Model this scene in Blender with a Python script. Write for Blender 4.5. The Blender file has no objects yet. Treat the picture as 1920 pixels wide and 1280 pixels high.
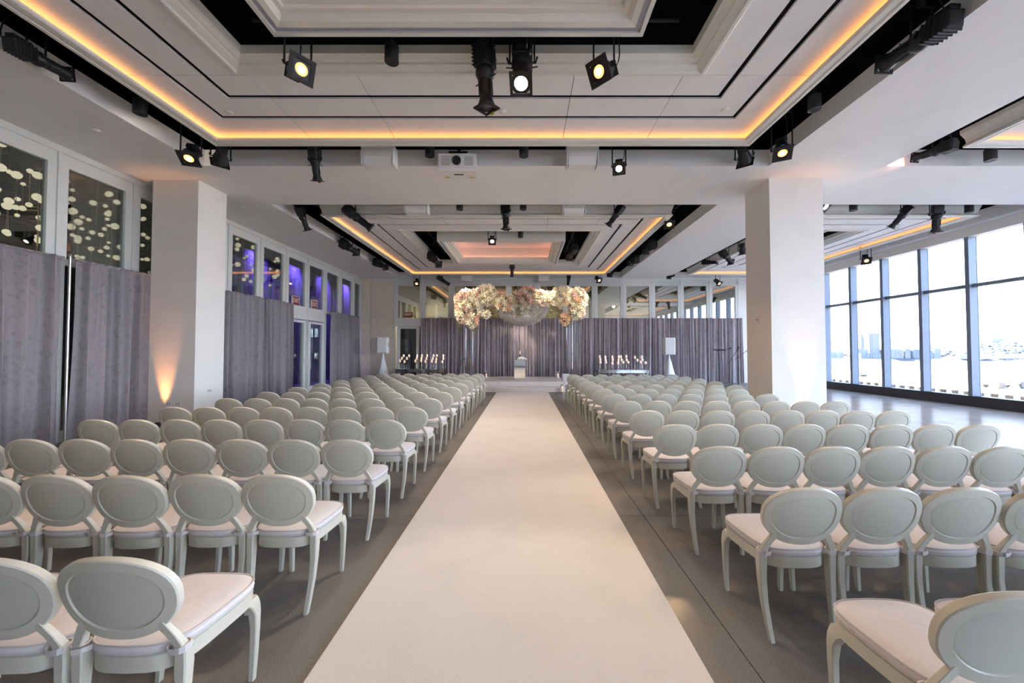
import bpy, math, random
from mathutils import Vector, Matrix, Euler
R = math.radians
rnd = random.Random(7)
scene = bpy.context.scene
COL = scene.collection

# ------------------------------------------------------------------ camera
cam_d = bpy.data.cameras.new('camera')
cam_d.sensor_width = 36.0
cam_d.lens = 700.0 / 1920.0 * 36.0
cam_d.shift_x = -23.0 / 1920.0
cam_d.clip_start = 0.05
cam_d.clip_end = 4000
cam = bpy.data.objects.new('camera', cam_d)
COL.objects.link(cam)
cam.location = (0, 0, 1.66)
cam.rotation_euler = (R(90) + math.atan(17 / 700), 0, 0)
scene.camera = cam

# ------------------------------------------------------------------ sky
SKY = 3.8
world = bpy.data.worlds.new('sky')
scene.world = world
world.use_nodes = True
wn = world.node_tree
wn.nodes['Background'].inputs[1].default_value = SKY
_tc = wn.nodes.new('ShaderNodeTexCoord'); _sx = wn.nodes.new('ShaderNodeSeparateXYZ'); _cr = wn.nodes.new('ShaderNodeValToRGB')
wn.links.new(_tc.outputs['Generated'], _sx.inputs[0]); wn.links.new(_sx.outputs[2], _cr.inputs[0])
_cr.color_ramp.elements[0].position = 0.0; _cr.color_ramp.elements[0].color = (0.80, 0.885, 1.0, 1)
_cr.color_ramp.elements[1].position = 0.5; _cr.color_ramp.elements[1].color = (0.36, 0.58, 1.0, 1)
wn.links.new(_cr.outputs[0], wn.nodes['Background'].inputs[0])

# sun outside, behind the building: it never shines into the room, only on river and pier
sd = bpy.data.lights.new('sun', 'SUN'); sd.energy = 46; sd.angle = R(0.5); sd.color = (1.0, 0.86, 0.68)
so = bpy.data.objects.new('sun', sd); COL.objects.link(so)
so.rotation_euler = Vector((0.55, -0.42, -0.72)).to_track_quat('-Z', 'Y').to_euler()
# daylight enters through the window wall: portal only guides the sampling of the sky
pd = bpy.data.lights.new('window_portal', 'AREA')
pd.shape = 'RECTANGLE'; pd.size = 4.8; pd.size_y = 26.3
pd.cycles.is_portal = True
po = bpy.data.objects.new('window_portal', pd)
COL.objects.link(po)
po.location = (13.64, 6.15, 2.7)
po.rotation_euler = (0, R(90), 0)
pd2 = bpy.data.lights.new('rear_window_portal', 'AREA')
pd2.shape = 'RECTANGLE'; pd2.size = 7.6; pd2.size_y = 4.8
pd2.cycles.is_portal = True
po2 = bpy.data.objects.new('rear_window_portal', pd2)
COL.objects.link(po2)
po2.location = (9.55, -7.12, 2.7)
po2.rotation_euler = (R(90), 0, R(180))

scene.view_settings.view_transform = 'Standard'
scene.view_settings.look = 'None'
scene.view_settings.gamma = 1.0
scene.view_settings.use_curve_mapping = False
scene.view_settings.exposure = 2.15
scene.cycles.use_denoising = True
scene.cycles.max_bounces = 7
scene.cycles.diffuse_bounces = 4
scene.cycles.glossy_bounces = 3
scene.cycles.transparent_max_bounces = 14
scene.cycles.use_adaptive_sampling = True
scene.cycles.adaptive_threshold = 0.05
scene.cycles.sample_clamp_indirect = 8.0

# ------------------------------------------------------------------ materials
MATS = {}
def mat(name, color, rough=0.5, metal=0.0, noise=0.0, nscale=8.0, bump=0.0, bscale=60.0, spec=0.5,
        emit=None, estr=0.0, sheen=0.0, stretch=None, color2=None):
    m = bpy.data.materials.new(name); m.use_nodes = True
    nt = m.node_tree; b = nt.nodes['Principled BSDF']
    b.inputs['Base Color'].default_value = (*color, 1)
    b.inputs['Roughness'].default_value = rough
    b.inputs['Metallic'].default_value = metal
    b.inputs['Specular IOR Level'].default_value = spec
    if sheen:
        b.inputs['Sheen Weight'].default_value = sheen
    if emit:
        b.inputs['Emission Color'].default_value = (*emit, 1)
        b.inputs['Emission Strength'].default_value = estr
    tc = None
    if noise or bump:
        tc = nt.nodes.new('ShaderNodeTexCoord')
        src = tc.outputs['Object']
        if stretch:
            mp = nt.nodes.new('ShaderNodeMapping')
            mp.inputs['Scale'].default_value = stretch
            nt.links.new(src, mp.inputs[0]); src = mp.outputs[0]
    if noise:
        n = nt.nodes.new('ShaderNodeTexNoise'); n.inputs['Scale'].default_value = nscale
        n.inputs['Detail'].default_value = 5
        nt.links.new(src, n.inputs['Vector'])
        cr = nt.nodes.new('ShaderNodeValToRGB')
        c2 = color2 or tuple(min(1, c * (1 + noise)) for c in color)
        c1 = tuple(c * (1 - noise) for c in color) if not color2 else color
        cr.color_ramp.elements[0].position = 0.3; cr.color_ramp.elements[1].position = 0.5
        cr.color_ramp.elements[0].color = (*c1, 1); cr.color_ramp.elements[1].color = (*c2, 1)
        nt.links.new(n.outputs['Fac'], cr.inputs[0])
        nt.links.new(cr.outputs[0], b.inputs['Base Color'])
    if bump:
        n2 = nt.nodes.new('ShaderNodeTexNoise'); n2.inputs['Scale'].default_value = bscale
        n2.inputs['Detail'].default_value = 3
        nt.links.new(src, n2.inputs['Vector'])
        bp = nt.nodes.new('ShaderNodeBump'); bp.inputs['Strength'].default_value = bump
        bp.inputs['Distance'].default_value = 0.01
        nt.links.new(n2.outputs['Fac'], bp.inputs['Height'])
        nt.links.new(bp.outputs[0], b.inputs['Normal'])
    MATS[name] = m
    return m

def glass(name, tint=(1, 1, 1), refl=0.08, rough=0.0, gcol=(1, 1, 1)):
    m = bpy.data.materials.new(name); m.use_nodes = True
    nt = m.node_tree; nt.nodes.clear()
    out = nt.nodes.new('ShaderNodeOutputMaterial')
    t = nt.nodes.new('ShaderNodeBsdfTransparent'); t.inputs[0].default_value = (*tint, 1)
    g = nt.nodes.new('ShaderNodeBsdfGlossy'); g.inputs['Roughness'].default_value = rough
    g.inputs[0].default_value = (*gcol, 1)
    lw = nt.nodes.new('ShaderNodeLayerWeight'); lw.inputs[0].default_value = 0.35
    ad = nt.nodes.new('ShaderNodeMath'); ad.operation = 'MULTIPLY_ADD'
    ad.inputs[1].default_value = 0.6; ad.inputs[2].default_value = refl; ad.use_clamp = True
    nt.links.new(lw.outputs['Fresnel'], ad.inputs[0])
    mx = nt.nodes.new('ShaderNodeMixShader')
    nt.links.new(ad.outputs[0], mx.inputs[0]); nt.links.new(t.outputs[0], mx.inputs[1]); nt.links.new(g.outputs[0], mx.inputs[2])
    nt.links.new(mx.outputs[0], out.inputs[0])
    MATS[name] = m
    return m

def emis(name, color, strength):
    return mat(name, (0.05, 0.05, 0.05), 0.6, emit=color, estr=strength)

mat('concrete', (0.22, 0.20, 0.178), 0.17, noise=0.16, nscale=1.3, spec=0.38)
def speckle():
    m = MATS['concrete']; nt = m.node_tree; b = nt.nodes['Principled BSDF']
    tc = nt.nodes.new('ShaderNodeTexCoord')
    v = nt.nodes.new('ShaderNodeTexNoise'); v.inputs['Scale'].default_value = 260; v.inputs['Detail'].default_value = 2
    nt.links.new(tc.outputs['Object'], v.inputs['Vector'])
    cr = nt.nodes.new('ShaderNodeValToRGB')
    cr.color_ramp.elements[0].position = 0.36; cr.color_ramp.elements[1].position = 0.52
    cr.color_ramp.elements[0].color = (0.45, 0.45, 0.45, 1); cr.color_ramp.elements[1].color = (1, 1, 1, 1)
    nt.links.new(v.outputs['Fac'], cr.inputs[0])
    old = b.inputs['Base Color'].links[0].from_socket
    mx = nt.nodes.new('ShaderNodeMix'); mx.data_type = 'RGBA'; mx.blend_type = 'MULTIPLY'
    mx.inputs[0].default_value = 1.0
    nt.links.new(old, mx.inputs[6]); nt.links.new(cr.outputs[0], mx.inputs[7])
    nt.links.new(mx.outputs[2], b.inputs['Base Color'])
    n = nt.nodes.new('ShaderNodeTexNoise'); n.inputs['Scale'].default_value = 2.2
    nt.links.new(tc.outputs['Object'], n.inputs['Vector'])
    mr = nt.nodes.new('ShaderNodeMapRange'); mr.inputs[3].default_value = 0.14; mr.inputs[4].default_value = 0.24
    nt.links.new(n.outputs['Fac'], mr.inputs[0])
    b.inputs['Specular IOR Level'].default_value = 0.0; b.inputs['Roughness'].default_value = 0.8
    g = nt.nodes.new('ShaderNodeBsdfGlossy'); nt.links.new(mr.outputs[0], g.inputs['Roughness'])
    g.inputs[0].default_value = (1, 1, 1, 1)
    lw = nt.nodes.new('ShaderNodeLayerWeight'); lw.inputs[0].default_value = 0.30
    ma = nt.nodes.new('ShaderNodeMath'); ma.operation = 'MULTIPLY_ADD'; ma.inputs[1].default_value = 0.20; ma.inputs[2].default_value = 0.012
    nt.links.new(lw.outputs['Fresnel'], ma.inputs[0])
    ms = nt.nodes.new('ShaderNodeMixShader'); out = nt.nodes['Material Output']
    nt.links.new(ma.outputs[0], ms.inputs[0]); nt.links.new(b.outputs[0], ms.inputs[1]); nt.links.new(g.outputs[0], ms.inputs[2])
    nt.links.new(ms.outputs[0], out.inputs[0])
speckle()
mat('joint_dark', (0.02, 0.02, 0.02), 0.9)
mat('ceiling_paint', (0.87, 0.845, 0.82), 0.75, noise=0.02, nscale=2)
mat('panel_paint', (0.88, 0.85, 0.83), 0.7, noise=0.02, nscale=3)
mat('cream_paint', (0.80, 0.775, 0.70), 0.5)
mat('groove_grey', (0.42, 0.42, 0.50), 0.6)
mat('wall_white', (0.83, 0.79, 0.735), 0.75, noise=0.02, nscale=2)
mat('plenum_black', (0.006, 0.006, 0.007), 0.9)
mat('slot_black', (0.008, 0.008, 0.009), 0.7)
mat('frame_paint', (0.72, 0.725, 0.68), 0.45)
mat('beige_panel', (0.74, 0.64, 0.49), 0.55, noise=0.04, nscale=5)
mat('dark_room', (0.05, 0.05, 0.05), 0.8)
mat('dark_green', (0.07, 0.085, 0.065), 0.8)
mat('sill_dark', (0.035, 0.036, 0.042), 0.5)
mat('mullion', (0.17, 0.205, 0.26), 0.45)
mat('transom', (0.20, 0.25, 0.30), 0.4, 0.4)
mat('pole_metal', (0.62, 0.60, 0.56), 0.3, 0.9)
mat('velvet', (0.235, 0.21, 0.225), 0.85, noise=0.13, nscale=14, bump=0.2, bscale=90, sheen=0.35, stretch=(1, 1, 0.8))
mat('velvet_back', (0.295, 0.25, 0.265), 0.8, noise=0.2, nscale=10, bump=0.2, bscale=80, sheen=0.45, stretch=(1, 1, 0.4))
mat('sheer_grey', (0.20, 0.215, 0.21), 0.8, noise=0.1, nscale=6)
mat('carpet', (0.74, 0.69, 0.642), 0.95, noise=0.025, nscale=2.5, bump=0.5, bscale=220, spec=0.1)
mat('chair_resin', (0.57, 0.55, 0.46), 0.38, noise=0.03, nscale=6)
mat('chair_panel', (0.52, 0.51, 0.43), 0.45, noise=0.04, nscale=5)
mat('cushion', (0.66, 0.62, 0.61), 0.85, noise=0.03, nscale=12, bump=0.12, bscale=25, sheen=0.2)
mat('piping', (0.55, 0.51, 0.50), 0.8)
mat('tie_cloth', (0.64, 0.60, 0.585), 0.85)
mat('black_metal', (0.022, 0.022, 0.023), 0.42, 0.3)
mat('black_matt', (0.014, 0.014, 0.015), 0.6)
mat('grey_metal', (0.10, 0.10, 0.10), 0.4, 0.6)
mat('blue_tab', (0.06, 0.14, 0.45), 0.5)
mat('red_tab', (0.5, 0.03, 0.02), 0.5)
mat('yellow_tab', (0.65, 0.50, 0.03), 0.5)
mat('lens_dark', (0.03, 0.03, 0.04), 0.08)
emis('lens_white', (1.0, 0.93, 0.80), 6)
emis('bulb_amber', (1.0, 0.72, 0.40), 3.0)
emis('lens_amber', (1.0, 0.42, 0.13), 0.55)
emis('lens_pink', (1.0, 0.42, 0.28), 4)
emis('cove_led', (1.0, 0.38, 0.09), 1.35)
emis('pink_led', (1.0, 0.40, 0.33), 1.3)
emis('slot_led', (1.0, 0.45, 0.10), 2.0)
mat('white_plastic', (0.78, 0.77, 0.74), 0.4)
mat('white_case', (0.82, 0.80, 0.77), 0.45)
mat('vent_grey', (0.35, 0.35, 0.35), 0.6)
emis('globe', (1.0, 0.80, 0.60), 0.26)
mat('brass', (0.50, 0.42, 0.26), 0.35, 0.9)
mat('white_cloth', (0.80, 0.79, 0.77), 0.85, noise=0.03, nscale=5)
mat('stage_cloth', (0.78, 0.71, 0.66), 0.9, noise=0.04, nscale=4, bump=0.3, bscale=150)
mat('mirror', (0.85, 0.87, 0.86), 0.03, 1.0)
mat('rose_cream', (0.86, 0.78, 0.58), 0.7, noise=0.06, nscale=30)
mat('rose_blush', (0.76, 0.54, 0.45), 0.7, noise=0.08, nscale=30)
mat('rose_peach', (0.86, 0.56, 0.37), 0.7, noise=0.08, nscale=30)
mat('rose_ivory', (0.85, 0.80, 0.62), 0.7, noise=0.05, nscale=30)
mat('leaf', (0.16, 0.19, 0.06), 0.6, noise=0.3, nscale=12)
mat('wax', (0.85, 0.74, 0.58), 0.6, emit=(1.0, 0.6, 0.38), estr=0.12)
emis('flame', (1.0, 0.62, 0.25), 1.6)
mat('gold_metal', (0.55, 0.42, 0.20), 0.35, 0.9)
mat('copper', (0.60, 0.28, 0.12), 0.4, 0.6)
mat('crystal', (0.68, 0.64, 0.60), 0.15, 0.3)
mat('exit_red', (0.20, 0.025, 0.02), 0.5)
mat('exit_white', (0.62, 0.60, 0.58), 0.5)
mat('exit_letter', (0.70, 0.58, 0.55), 0.5, emit=(1, 0.6, 0.5), estr=0.05)
mat('mirror_dim', (0.50, 0.52, 0.52), 0.06, 1.0)
mat('drape_dark', (0.05, 0.052, 0.06), 0.85, noise=0.1, nscale=8)
glass('pane_clear', (0.97, 0.985, 1.0), 0.03)
glass('pane_dim', (0.80, 0.86, 0.82), 0.05)
glass('pane_mirror', (0.62, 0.66, 0.62), 0.42, 0.0, (0.92, 0.95, 0.93))
glass('acrylic', (0.95, 0.95, 0.965), 0.05)
glass('gel_clear', (0.9, 0.9, 0.9), 0.18)
mat('water', (0.06, 0.06, 0.066), 0.35, noise=0.06, nscale=0.02)
mat('pier_roof', (0.34, 0.33, 0.315), 0.8, noise=0.05, nscale=0.1)
mat('pier_post', (0.2, 0.185, 0.16), 0.8)
mat('pier_dark', (0.07, 0.06, 0.05), 0.9)
mat('bank_hazed', (0.04, 0.047, 0.056), 0.9, noise=0.35, nscale=0.06)  # haze is put into the bluish tone of bank and trees
mat('far_tree', (0.055, 0.066, 0.08), 0.9, noise=0.3, nscale=0.3)
mat('tower_pale', (0.20, 0.20, 0.205), 0.8)  # tower colours chosen pale to stand in for haze
mat('tower_blue', (0.085, 0.115, 0.15), 0.6)
mat('tower_tan', (0.19, 0.185, 0.175), 0.8)
mat('tower_window', (0.14, 0.16, 0.175), 0.4)
mat('truck_tan', (0.25, 0.20, 0.15), 0.7)

# ------------------------------------------------------------------ mesh builder
class MB:
    def __init__(s): s.v = []; s.f = []
    def add(s, vs, fs, M=None):
        o = len(s.v)
        s.v += [tuple(M @ Vector(p)) for p in vs] if M is not None else [tuple(p) for p in vs]
        s.f += [tuple(i + o for i in f) for f in fs]
        return s
    def box(s, x0, x1, y0, y1, z0, z1, M=None):
        vs = [(x0,y0,z0),(x1,y0,z0),(x1,y1,z0),(x0,y1,z0),(x0,y0,z1),(x1,y0,z1),(x1,y1,z1),(x0,y1,z1)]
        return s.add(vs, [(3,2,1,0),(4,5,6,7),(0,1,5,4),(1,2,6,5),(2,3,7,6),(3,0,4,7)], M)
    def cbox(s, x0, x1, y0, y1, z0, z1, b, M=None):
        # box with all twelve edges chamfered
        xs, ys, zs = (x0, x1), (y0, y1), (z0, z1); vs = []; idx = {}
        for i in (0,1):
            for j in (0,1):
                for k in (0,1):
                    for a in range(3):
                        p = [xs[i] , ys[j], zs[k]]
                        d = [b if i == 0 else -b, b if j == 0 else -b, b if k == 0 else -b]
                        for c in range(3):
                            if c != a: p[c] += d[c]
                        idx[(i,j,k,a)] = len(vs); vs.append(tuple(p))
        fs = []
        for i in (0,1):
            q = [idx[(i,0,0,0)], idx[(i,1,0,0)], idx[(i,1,1,0)], idx[(i,0,1,0)]]; fs.append(q if i else q[::-1])
            q = [idx[(0,i,0,1)], idx[(0,i,1,1)], idx[(1,i,1,1)], idx[(1,i,0,1)]]; fs.append(q if i else q[::-1])
            q = [idx[(0,0,i,2)], idx[(1,0,i,2)], idx[(1,1,i,2)], idx[(0,1,i,2)]]; fs.append(q if i else q[::-1])
        for i in (0,1):
            for j in (0,1):
                fs.append([idx[(i,j,0,0)], idx[(i,j,1,0)], idx[(i,j,1,1)], idx[(i,j,0,1)]])
                fs.append([idx[(i,0,j,0)], idx[(i,1,j,0)], idx[(i,1,j,2)], idx[(i,0,j,2)]])
                fs.append([idx[(0,i,j,1)], idx[(1,i,j,1)], idx[(1,i,j,2)], idx[(0,i,j,2)]])
                for k in (0,1):
                    fs.append([idx[(i,j,k,0)], idx[(i,j,k,1)], idx[(i,j,k,2)]])
        return s.add(vs, fs, M)
    def loops(s, loops, cap0=True, cap1=True, closed=False, M=None):
        n = len(loops[0]); vs = [p for l in loops for p in l]; fs = []
        m = len(loops)
        for i in range(m if closed else m - 1):
            a = i * n; b = ((i + 1) % m) * n
            for j in range(n):
                k = (j + 1) % n
                fs.append((a + j, a + k, b + k, b + j))
        if not closed:
            if cap0: fs.append(tuple(range(n))[::-1])
            if cap1: fs.append(tuple((m - 1) * n + j for j in range(n)))
        return s.add(vs, fs, M)
    def lathe(s, prof, n=16, M=None, cap=True):
        ls = [[(r * math.cos(2*math.pi*j/n), r * math.sin(2*math.pi*j/n), z) for j in range(n)] for r, z in prof]
        return s.loops(ls, cap, cap, M=M)
    def cyl(s, r, z0, z1, n=16, M=None): return s.lathe([(r, z0), (r, z1)], n, M)
    def tube(s, pts, r, n=6, closed=False):
        pts = [Vector(p) for p in pts]; ls = []; m = len(pts)
        rr = r if isinstance(r, (list, tuple)) else [r] * m
        for i, p in enumerate(pts):
            if closed: t = pts[(i + 1) % m] - pts[i - 1]
            else: t = pts[min(i + 1, m - 1)] - pts[max(i - 1, 0)]
            t.normalize()
            ref = Vector((0, 0, 1)) if abs(t.z) < 0.9 else Vector((1, 0, 0))
            a = t.cross(ref).normalized(); b = a.cross(t).normalized()
            ls.append([tuple(p + rr[i] * (math.cos(2*math.pi*j/n) * a + math.sin(2*math.pi*j/n) * b)) for j in range(n)])
        return s.loops(ls, closed=closed)
    def post(s, path, ch=0.25):
        # loft of chamfered rectangles lying level: path of (x, y, z, width, depth)
        ls = []
        for x, y, z, w, d in path:
            a, b = w / 2, d / 2; c = min(a, b) * ch
            ls.append([(x-a+c,y-b,z),(x+a-c,y-b,z),(x+a,y-b+c,z),(x+a,y+b-c,z),(x+a-c,y+b,z),(x-a+c,y+b,z),(x-a,y+b-c,z),(x-a,y-b+c,z)])
        return s.loops(ls)
    def sweep(s, rect, prof):
        x0, x1, y0, y1 = rect
        ls = [[(x0+i, y0+i, z), (x1-i, y0+i, z), (x1-i, y1-i, z), (x0+i, y1-i, z)] for i, z in prof]
        return s.loops(ls, False, False)
    def prism(s, poly, z0, z1, M=None):
        return s.loops([[(x, y, z0) for x, y in poly], [(x, y, z1) for x, y in poly]], M=M)
    def mesh(s, name, m, smooth=None):
        me = bpy.data.meshes.new(name)
        me.from_pydata(s.v, [], s.f); me.validate()
        if m: me.materials.append(MATS[m])
        if smooth is not None:
            me.shade_smooth(); me.set_sharp_from_angle(angle=R(smooth))
        return me
    def build(s, name, m, parent=None, smooth=None, loc=None):
        return link(name, s.mesh(name, m, smooth), parent, loc)

def fix_normals(me):
    import bmesh
    b = bmesh.new(); b.from_mesh(me); bmesh.ops.recalc_face_normals(b, faces=b.faces); b.to_mesh(me); b.free()

def link(name, data, parent=None, loc=None, M=None):
    o = bpy.data.objects.new(name, data)
    COL.objects.link(o)
    if parent: o.parent = parent
    if M is not None: o.matrix_local = M
    elif loc is not None: o.location = loc
    return o
def tag(o, label=None, cat=None, group=None, kind=None):
    if label: o['label'] = label
    if cat: o['category'] = cat
    if group: o['group'] = group
    if kind: o['kind'] = kind
    return o
def thing(name, label, cat, loc=(0, 0, 0), rz=0, group=None, kind=None):
    o = link(name, None, None, loc); o.rotation_euler = (0, 0, rz); o.empty_display_size = 0.1
    return tag(o, label, cat, group, kind)
def struct(o, label=None): return tag(o, label, None, None, 'structure')
def text_mesh(s, size, depth, m):
    c = bpy.data.curves.new('lettering', 'FONT'); c.body = s; c.size = size; c.extrude = depth
    c.align_x = 'CENTER'; c.align_y = 'CENTER'
    o = bpy.data.objects.new('lettering', c); COL.objects.link(o)
    bpy.context.view_layer.update()
    me = bpy.data.meshes.new_from_object(o.evaluated_get(bpy.context.evaluated_depsgraph_get()))
    bpy.data.objects.remove(o); bpy.data.curves.remove(c)
    me.name = 'lettering'; me.materials.clear(); me.materials.append(MATS[m])
    return me
def spot(name, loc, aim, color, power, angle, blend=0.5, radius=0.06, parent=None):
    d = bpy.data.lights.new(name, 'SPOT'); d.color = color; d.energy = power
    d.spot_size = R(angle); d.spot_blend = blend; d.shadow_soft_size = radius
    o = bpy.data.objects.new(name, d); COL.objects.link(o)
    dirv = (Vector(aim) - Vector(loc)).normalized()
    q = dirv.to_track_quat('-Z', 'Y')
    if parent: o.parent = parent; o.location = Vector(loc) - parent.location
    else: o.location = loc
    o.rotation_euler = q.to_euler()
    return o
ORD = ['first','second','third','fourth','fifth','sixth','seventh','eighth','ninth','tenth','eleventh','twelfth','thirteenth','fourteenth']

# ================================================================== SETTING
ZC = 5.37            # underside of the beams
XL, XR, YB, YN = -8.39, 13.35, 19.2, -7.0
# ---- floor: slabs over a dark bed, open joints
floor = struct(MB().box(-17.2, 13.7, -7.2, 25.2, -0.30, -0.03).build('floor', 'joint_dark'), 'polished concrete floor with saw-cut joints')
fx = [-17.2, -10.5, -6.6, -2.7, 1.2, 5.1, 9.0, 13.7]
fy = [-7.2, -4.1, -0.15, 3.8, 7.75, 11.7, 15.65, 19.6, 25.2]
for i in range(len(fx) - 1):
    for j in range(len(fy) - 1):
        g = 0.003
        MB().box(fx[i] + g, fx[i+1] - g, fy[j] + g, fy[j+1] - g, -0.03, 0.0).build('floor_slab', 'concrete', floor)

# ---- ceiling: beams and soffits around four deep recesses
RX1, RX2 = (-6.44, 4.92), (7.28, 13.10)
RY1, RY2 = (-2.2, 7.42), (9.41, 19.10)
xs = [-8.5, RX1[0], RX1[1], RX2[0], RX2[1], 13.62]; ys = [-7.2, RY1[0], RY1[1], RY2[0], RY2[1], 19.4]
b = MB()
for i in range(5):
    for j in range(5):
        if i in (1, 3) and j in (1, 3): continue
        b.box(xs[i], xs[i+1], ys[j], ys[j+1], ZC, 5.70)
ceiling = struct(b.build('ceiling', 'ceiling_paint'), 'pale grey beamed ceiling with four deep recessed trays')
b = MB()
b.box(-8.6, 13.7, -7.3, 19.5, 6.8, 6.9)
b.box(-8.6, -8.5, -7.3, 19.5, 5.6, 6.8).box(13.62, 13.7, -7.3, 19.5, 5.37, 6.8)
b.box(-8.6, 13.7, -7.3, -7.2, 5.6, 6.8).box(-8.6, 13.7, 19.4, 19.5, 5.4, 6.8)
for x in (RX1[1] + 0.6, RX2[0] - 0.6): b.box(x - 0.05, x + 0.05, -7.2, 19.4, 5.7, 6.8)
for y in (RY1[1] + 0.5, RY2[0] - 0.5): b.box(-8.5, 13.6, y - 0.05, y + 0.05, 5.7, 6.8)
b.build('plenum', 'plenum_black', ceiling)

def ring_cells(rect, i0, i1, cx, cy):
    """L-shaped corner pieces and straight pieces of a rectangular band between two insets"""
    x0, x1, y0, y1 = rect; g = 0.005
    O = (x0 + i0, x1 - i0, y0 + i0, y1 - i0); I = (x0 + i1, x1 - i1, y0 + i1, y1 - i1)
    out = []
    xa, xb = cx[0], cx[-1]; ya, yb = cy[0], cy[-1]
    out.append([(O[0],O[2]),(xa-g,O[2]),(xa-g,I[2]),(I[0],I[2]),(I[0],ya-g),(O[0],ya-g)])
    out.append([(xb+g,O[2]),(O[1],O[2]),(O[1],ya-g),(I[1],ya-g),(I[1],I[2]),(xb+g,I[2])])
    out.append([(O[1],yb+g),(O[1],O[3]),(xb+g,O[3]),(xb+g,I[3]),(I[1],I[3]),(I[1],yb+g)])
    out.append([(O[0],O[3]),(O[0],yb+g),(I[0],yb+g),(I[0],I[3]),(xa-g,I[3]),(xa-g,O[3])])
    for k in range(len(cx) - 1):
        a, c = cx[k] + g, cx[k+1] - g
        out.append([(a,O[2]),(c,O[2]),(c,I[2]),(a,I[2])]); out.append([(a,I[3]),(c,I[3]),(c,O[3]),(a,O[3])])
    for k in range(len(cy) - 1):
        a, c = cy[k] + g, cy[k+1] - g
        out.append([(O[0],a),(I[0],a),(I[0],c),(O[0],c)]); out.append([(I[1],a),(O[1],a),(O[1],c),(I[1],c)])
    return out

ZP = 5.50
def tray(rect, cx, cy, frame):
    x0, x1, y0, y1 = rect
    rim = [(0.10,5.72),(-0.02,5.70),(-0.02,5.63),(0.02,5.52),(0.03,5.44),(0.0,5.40),(0.0,ZC),(0.045,ZC),(0.05,5.385),(0.085,5.385),(0.09,ZC+0.004),
           (0.16,ZC+0.006),(0.18,5.39),(0.18,5.42),(0.155,5.42),(0.155,5.40),(0.04,5.40),(0.04,5.68),(0.10,5.72)]
    t = MB().sweep(rect, rim).build('tray_rim', 'cream_paint', ceiling)
    led = MB().sweep(rect, [(0.075,5.402),(0.075,5.412),(0.115,5.412),(0.115,5.402)]).build('cove_light_strip', 'cove_led', t)
    MB().sweep(rect, [(0.05,ZP+0.06),(0.05,ZP+0.10),(1.62,ZP+0.10),(1.62,ZP+0.06),(0.05,ZP+0.06)]).build('slot_liner', 'slot_black', t)
    for a, c in ((0.045, 0.59), (0.67, 1.09), (1.17, 1.60)):
        for poly in ring_cells(rect, a, c, cx, cy):
            MB().prism(poly, ZP, ZP + 0.03).build('ceiling_panel', 'panel_paint', t)
    MB().sweep(rect, [(1.60,ZP+0.03),(1.60,ZP-0.025),(1.615,ZP-0.035),(1.655,ZP-0.035),(1.67,ZP-0.01),(1.70,ZP),(1.75,ZP+0.02),(1.755,ZP+0.045),(1.79,ZP+0.05),
                      (1.83,ZP+0.075),(1.86,ZP+0.085),(1.86,ZP+0.20)]).build('opening_moulding', 'cream_paint', t)
    # hangers up to the slab
    h = MB()
    for hx in (x0 + 0.3, x1 - 0.3):
        for hy in (y0 + 0.3, (y0 + y1) / 2, y1 - 0.3): h.box(hx - 0.02, hx + 0.02, hy - 0.02, hy + 0.02, 5.55, 6.8)
    h.build('hanger', 'plenum_black', t)
    if frame:
        p = [(0,5.80),(0,5.40),(0,ZC),(0.05,ZC)]
        fr = MB().sweep(frame, p + [(0.05,5.40)]).build('inner_frame', 'cream_paint', ceiling)
        MB().sweep(frame, [(0.05,5.40),(0.12,5.40)]).build('frame_groove', 'groove_grey', fr)
        MB().sweep(frame, [(0.12,5.40),(0.12,5.375),(0.19,5.385),(0.235,5.44),(0.29,5.445),(0.30,5.485),(0.36,5.49),(0.375,5.54),(0.40,5.545),(0.40,5.60),(0.34,5.60),(0.34,5.585),(0.22,5.585),(0.20,6.05)]).build('frame_moulding', 'cream_paint', fr)
        fx0, fx1, fy0, fy1 = frame
        MB().box(fx0 + 0.18, fx1 - 0.18, fy0 + 0.18, fy1 - 0.18, 6.05, 6.08).build('lit_ceiling_panel', 'wall_white', fr)
        MB().sweep(frame, [(0.25,5.588),(0.25,5.598),(0.29,5.598),(0.29,5.588)]).build('frame_light_strip', 'pink_led', fr)
        my = (fy0 + fy1) / 2
        MB().box(fx0 + 0.75, (fx0+fx1)/2 - 0.15, my - 0.03, my + 0.03, 6.03, 6.05).build('slot_lamp', 'slot_led', fr)
        MB().box((fx0+fx1)/2 + 0.15, fx1 - 0.75, my - 0.03, my + 0.03, 6.03, 6.05).build('slot_lamp', 'slot_led', fr)
        h = MB()
        for hx in (fx0 + 0.1, fx1 - 0.1):
            for hy in (fy0 + 0.1, fy1 - 0.1): h.box(hx - 0.02, hx + 0.02, hy - 0.02, hy + 0.02, 5.78, 6.8)
        h.build('hanger', 'plenum_black', fr)
    return t
T1 = (-5.61, 4.09, -1.46, 6.70); T2 = (-5.61, 4.09, 10.18, 18.34)
T3 = (8.04, 12.55, -1.46, 6.76); T4 = (8.04, 12.55, 10.18, 18.34)
cx = [-3.87, -2.34, 0.70, 2.22]
tray(T1, cx, [0.25, 1.8, 3.5, 5.12], (-2.96, 1.40, 0.95, 4.33))
tray(T2, cx, [11.8, 13.4, 15.1, 16.75], (-2.96, 1.40, 12.56, 16.05))
tray(T3, [9.70, 10.90], [0.25, 1.8, 3.5, 5.12], None)
tray(T4, [9.70, 10.90], [11.8, 13.4, 15.1, 16.75], None)
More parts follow.
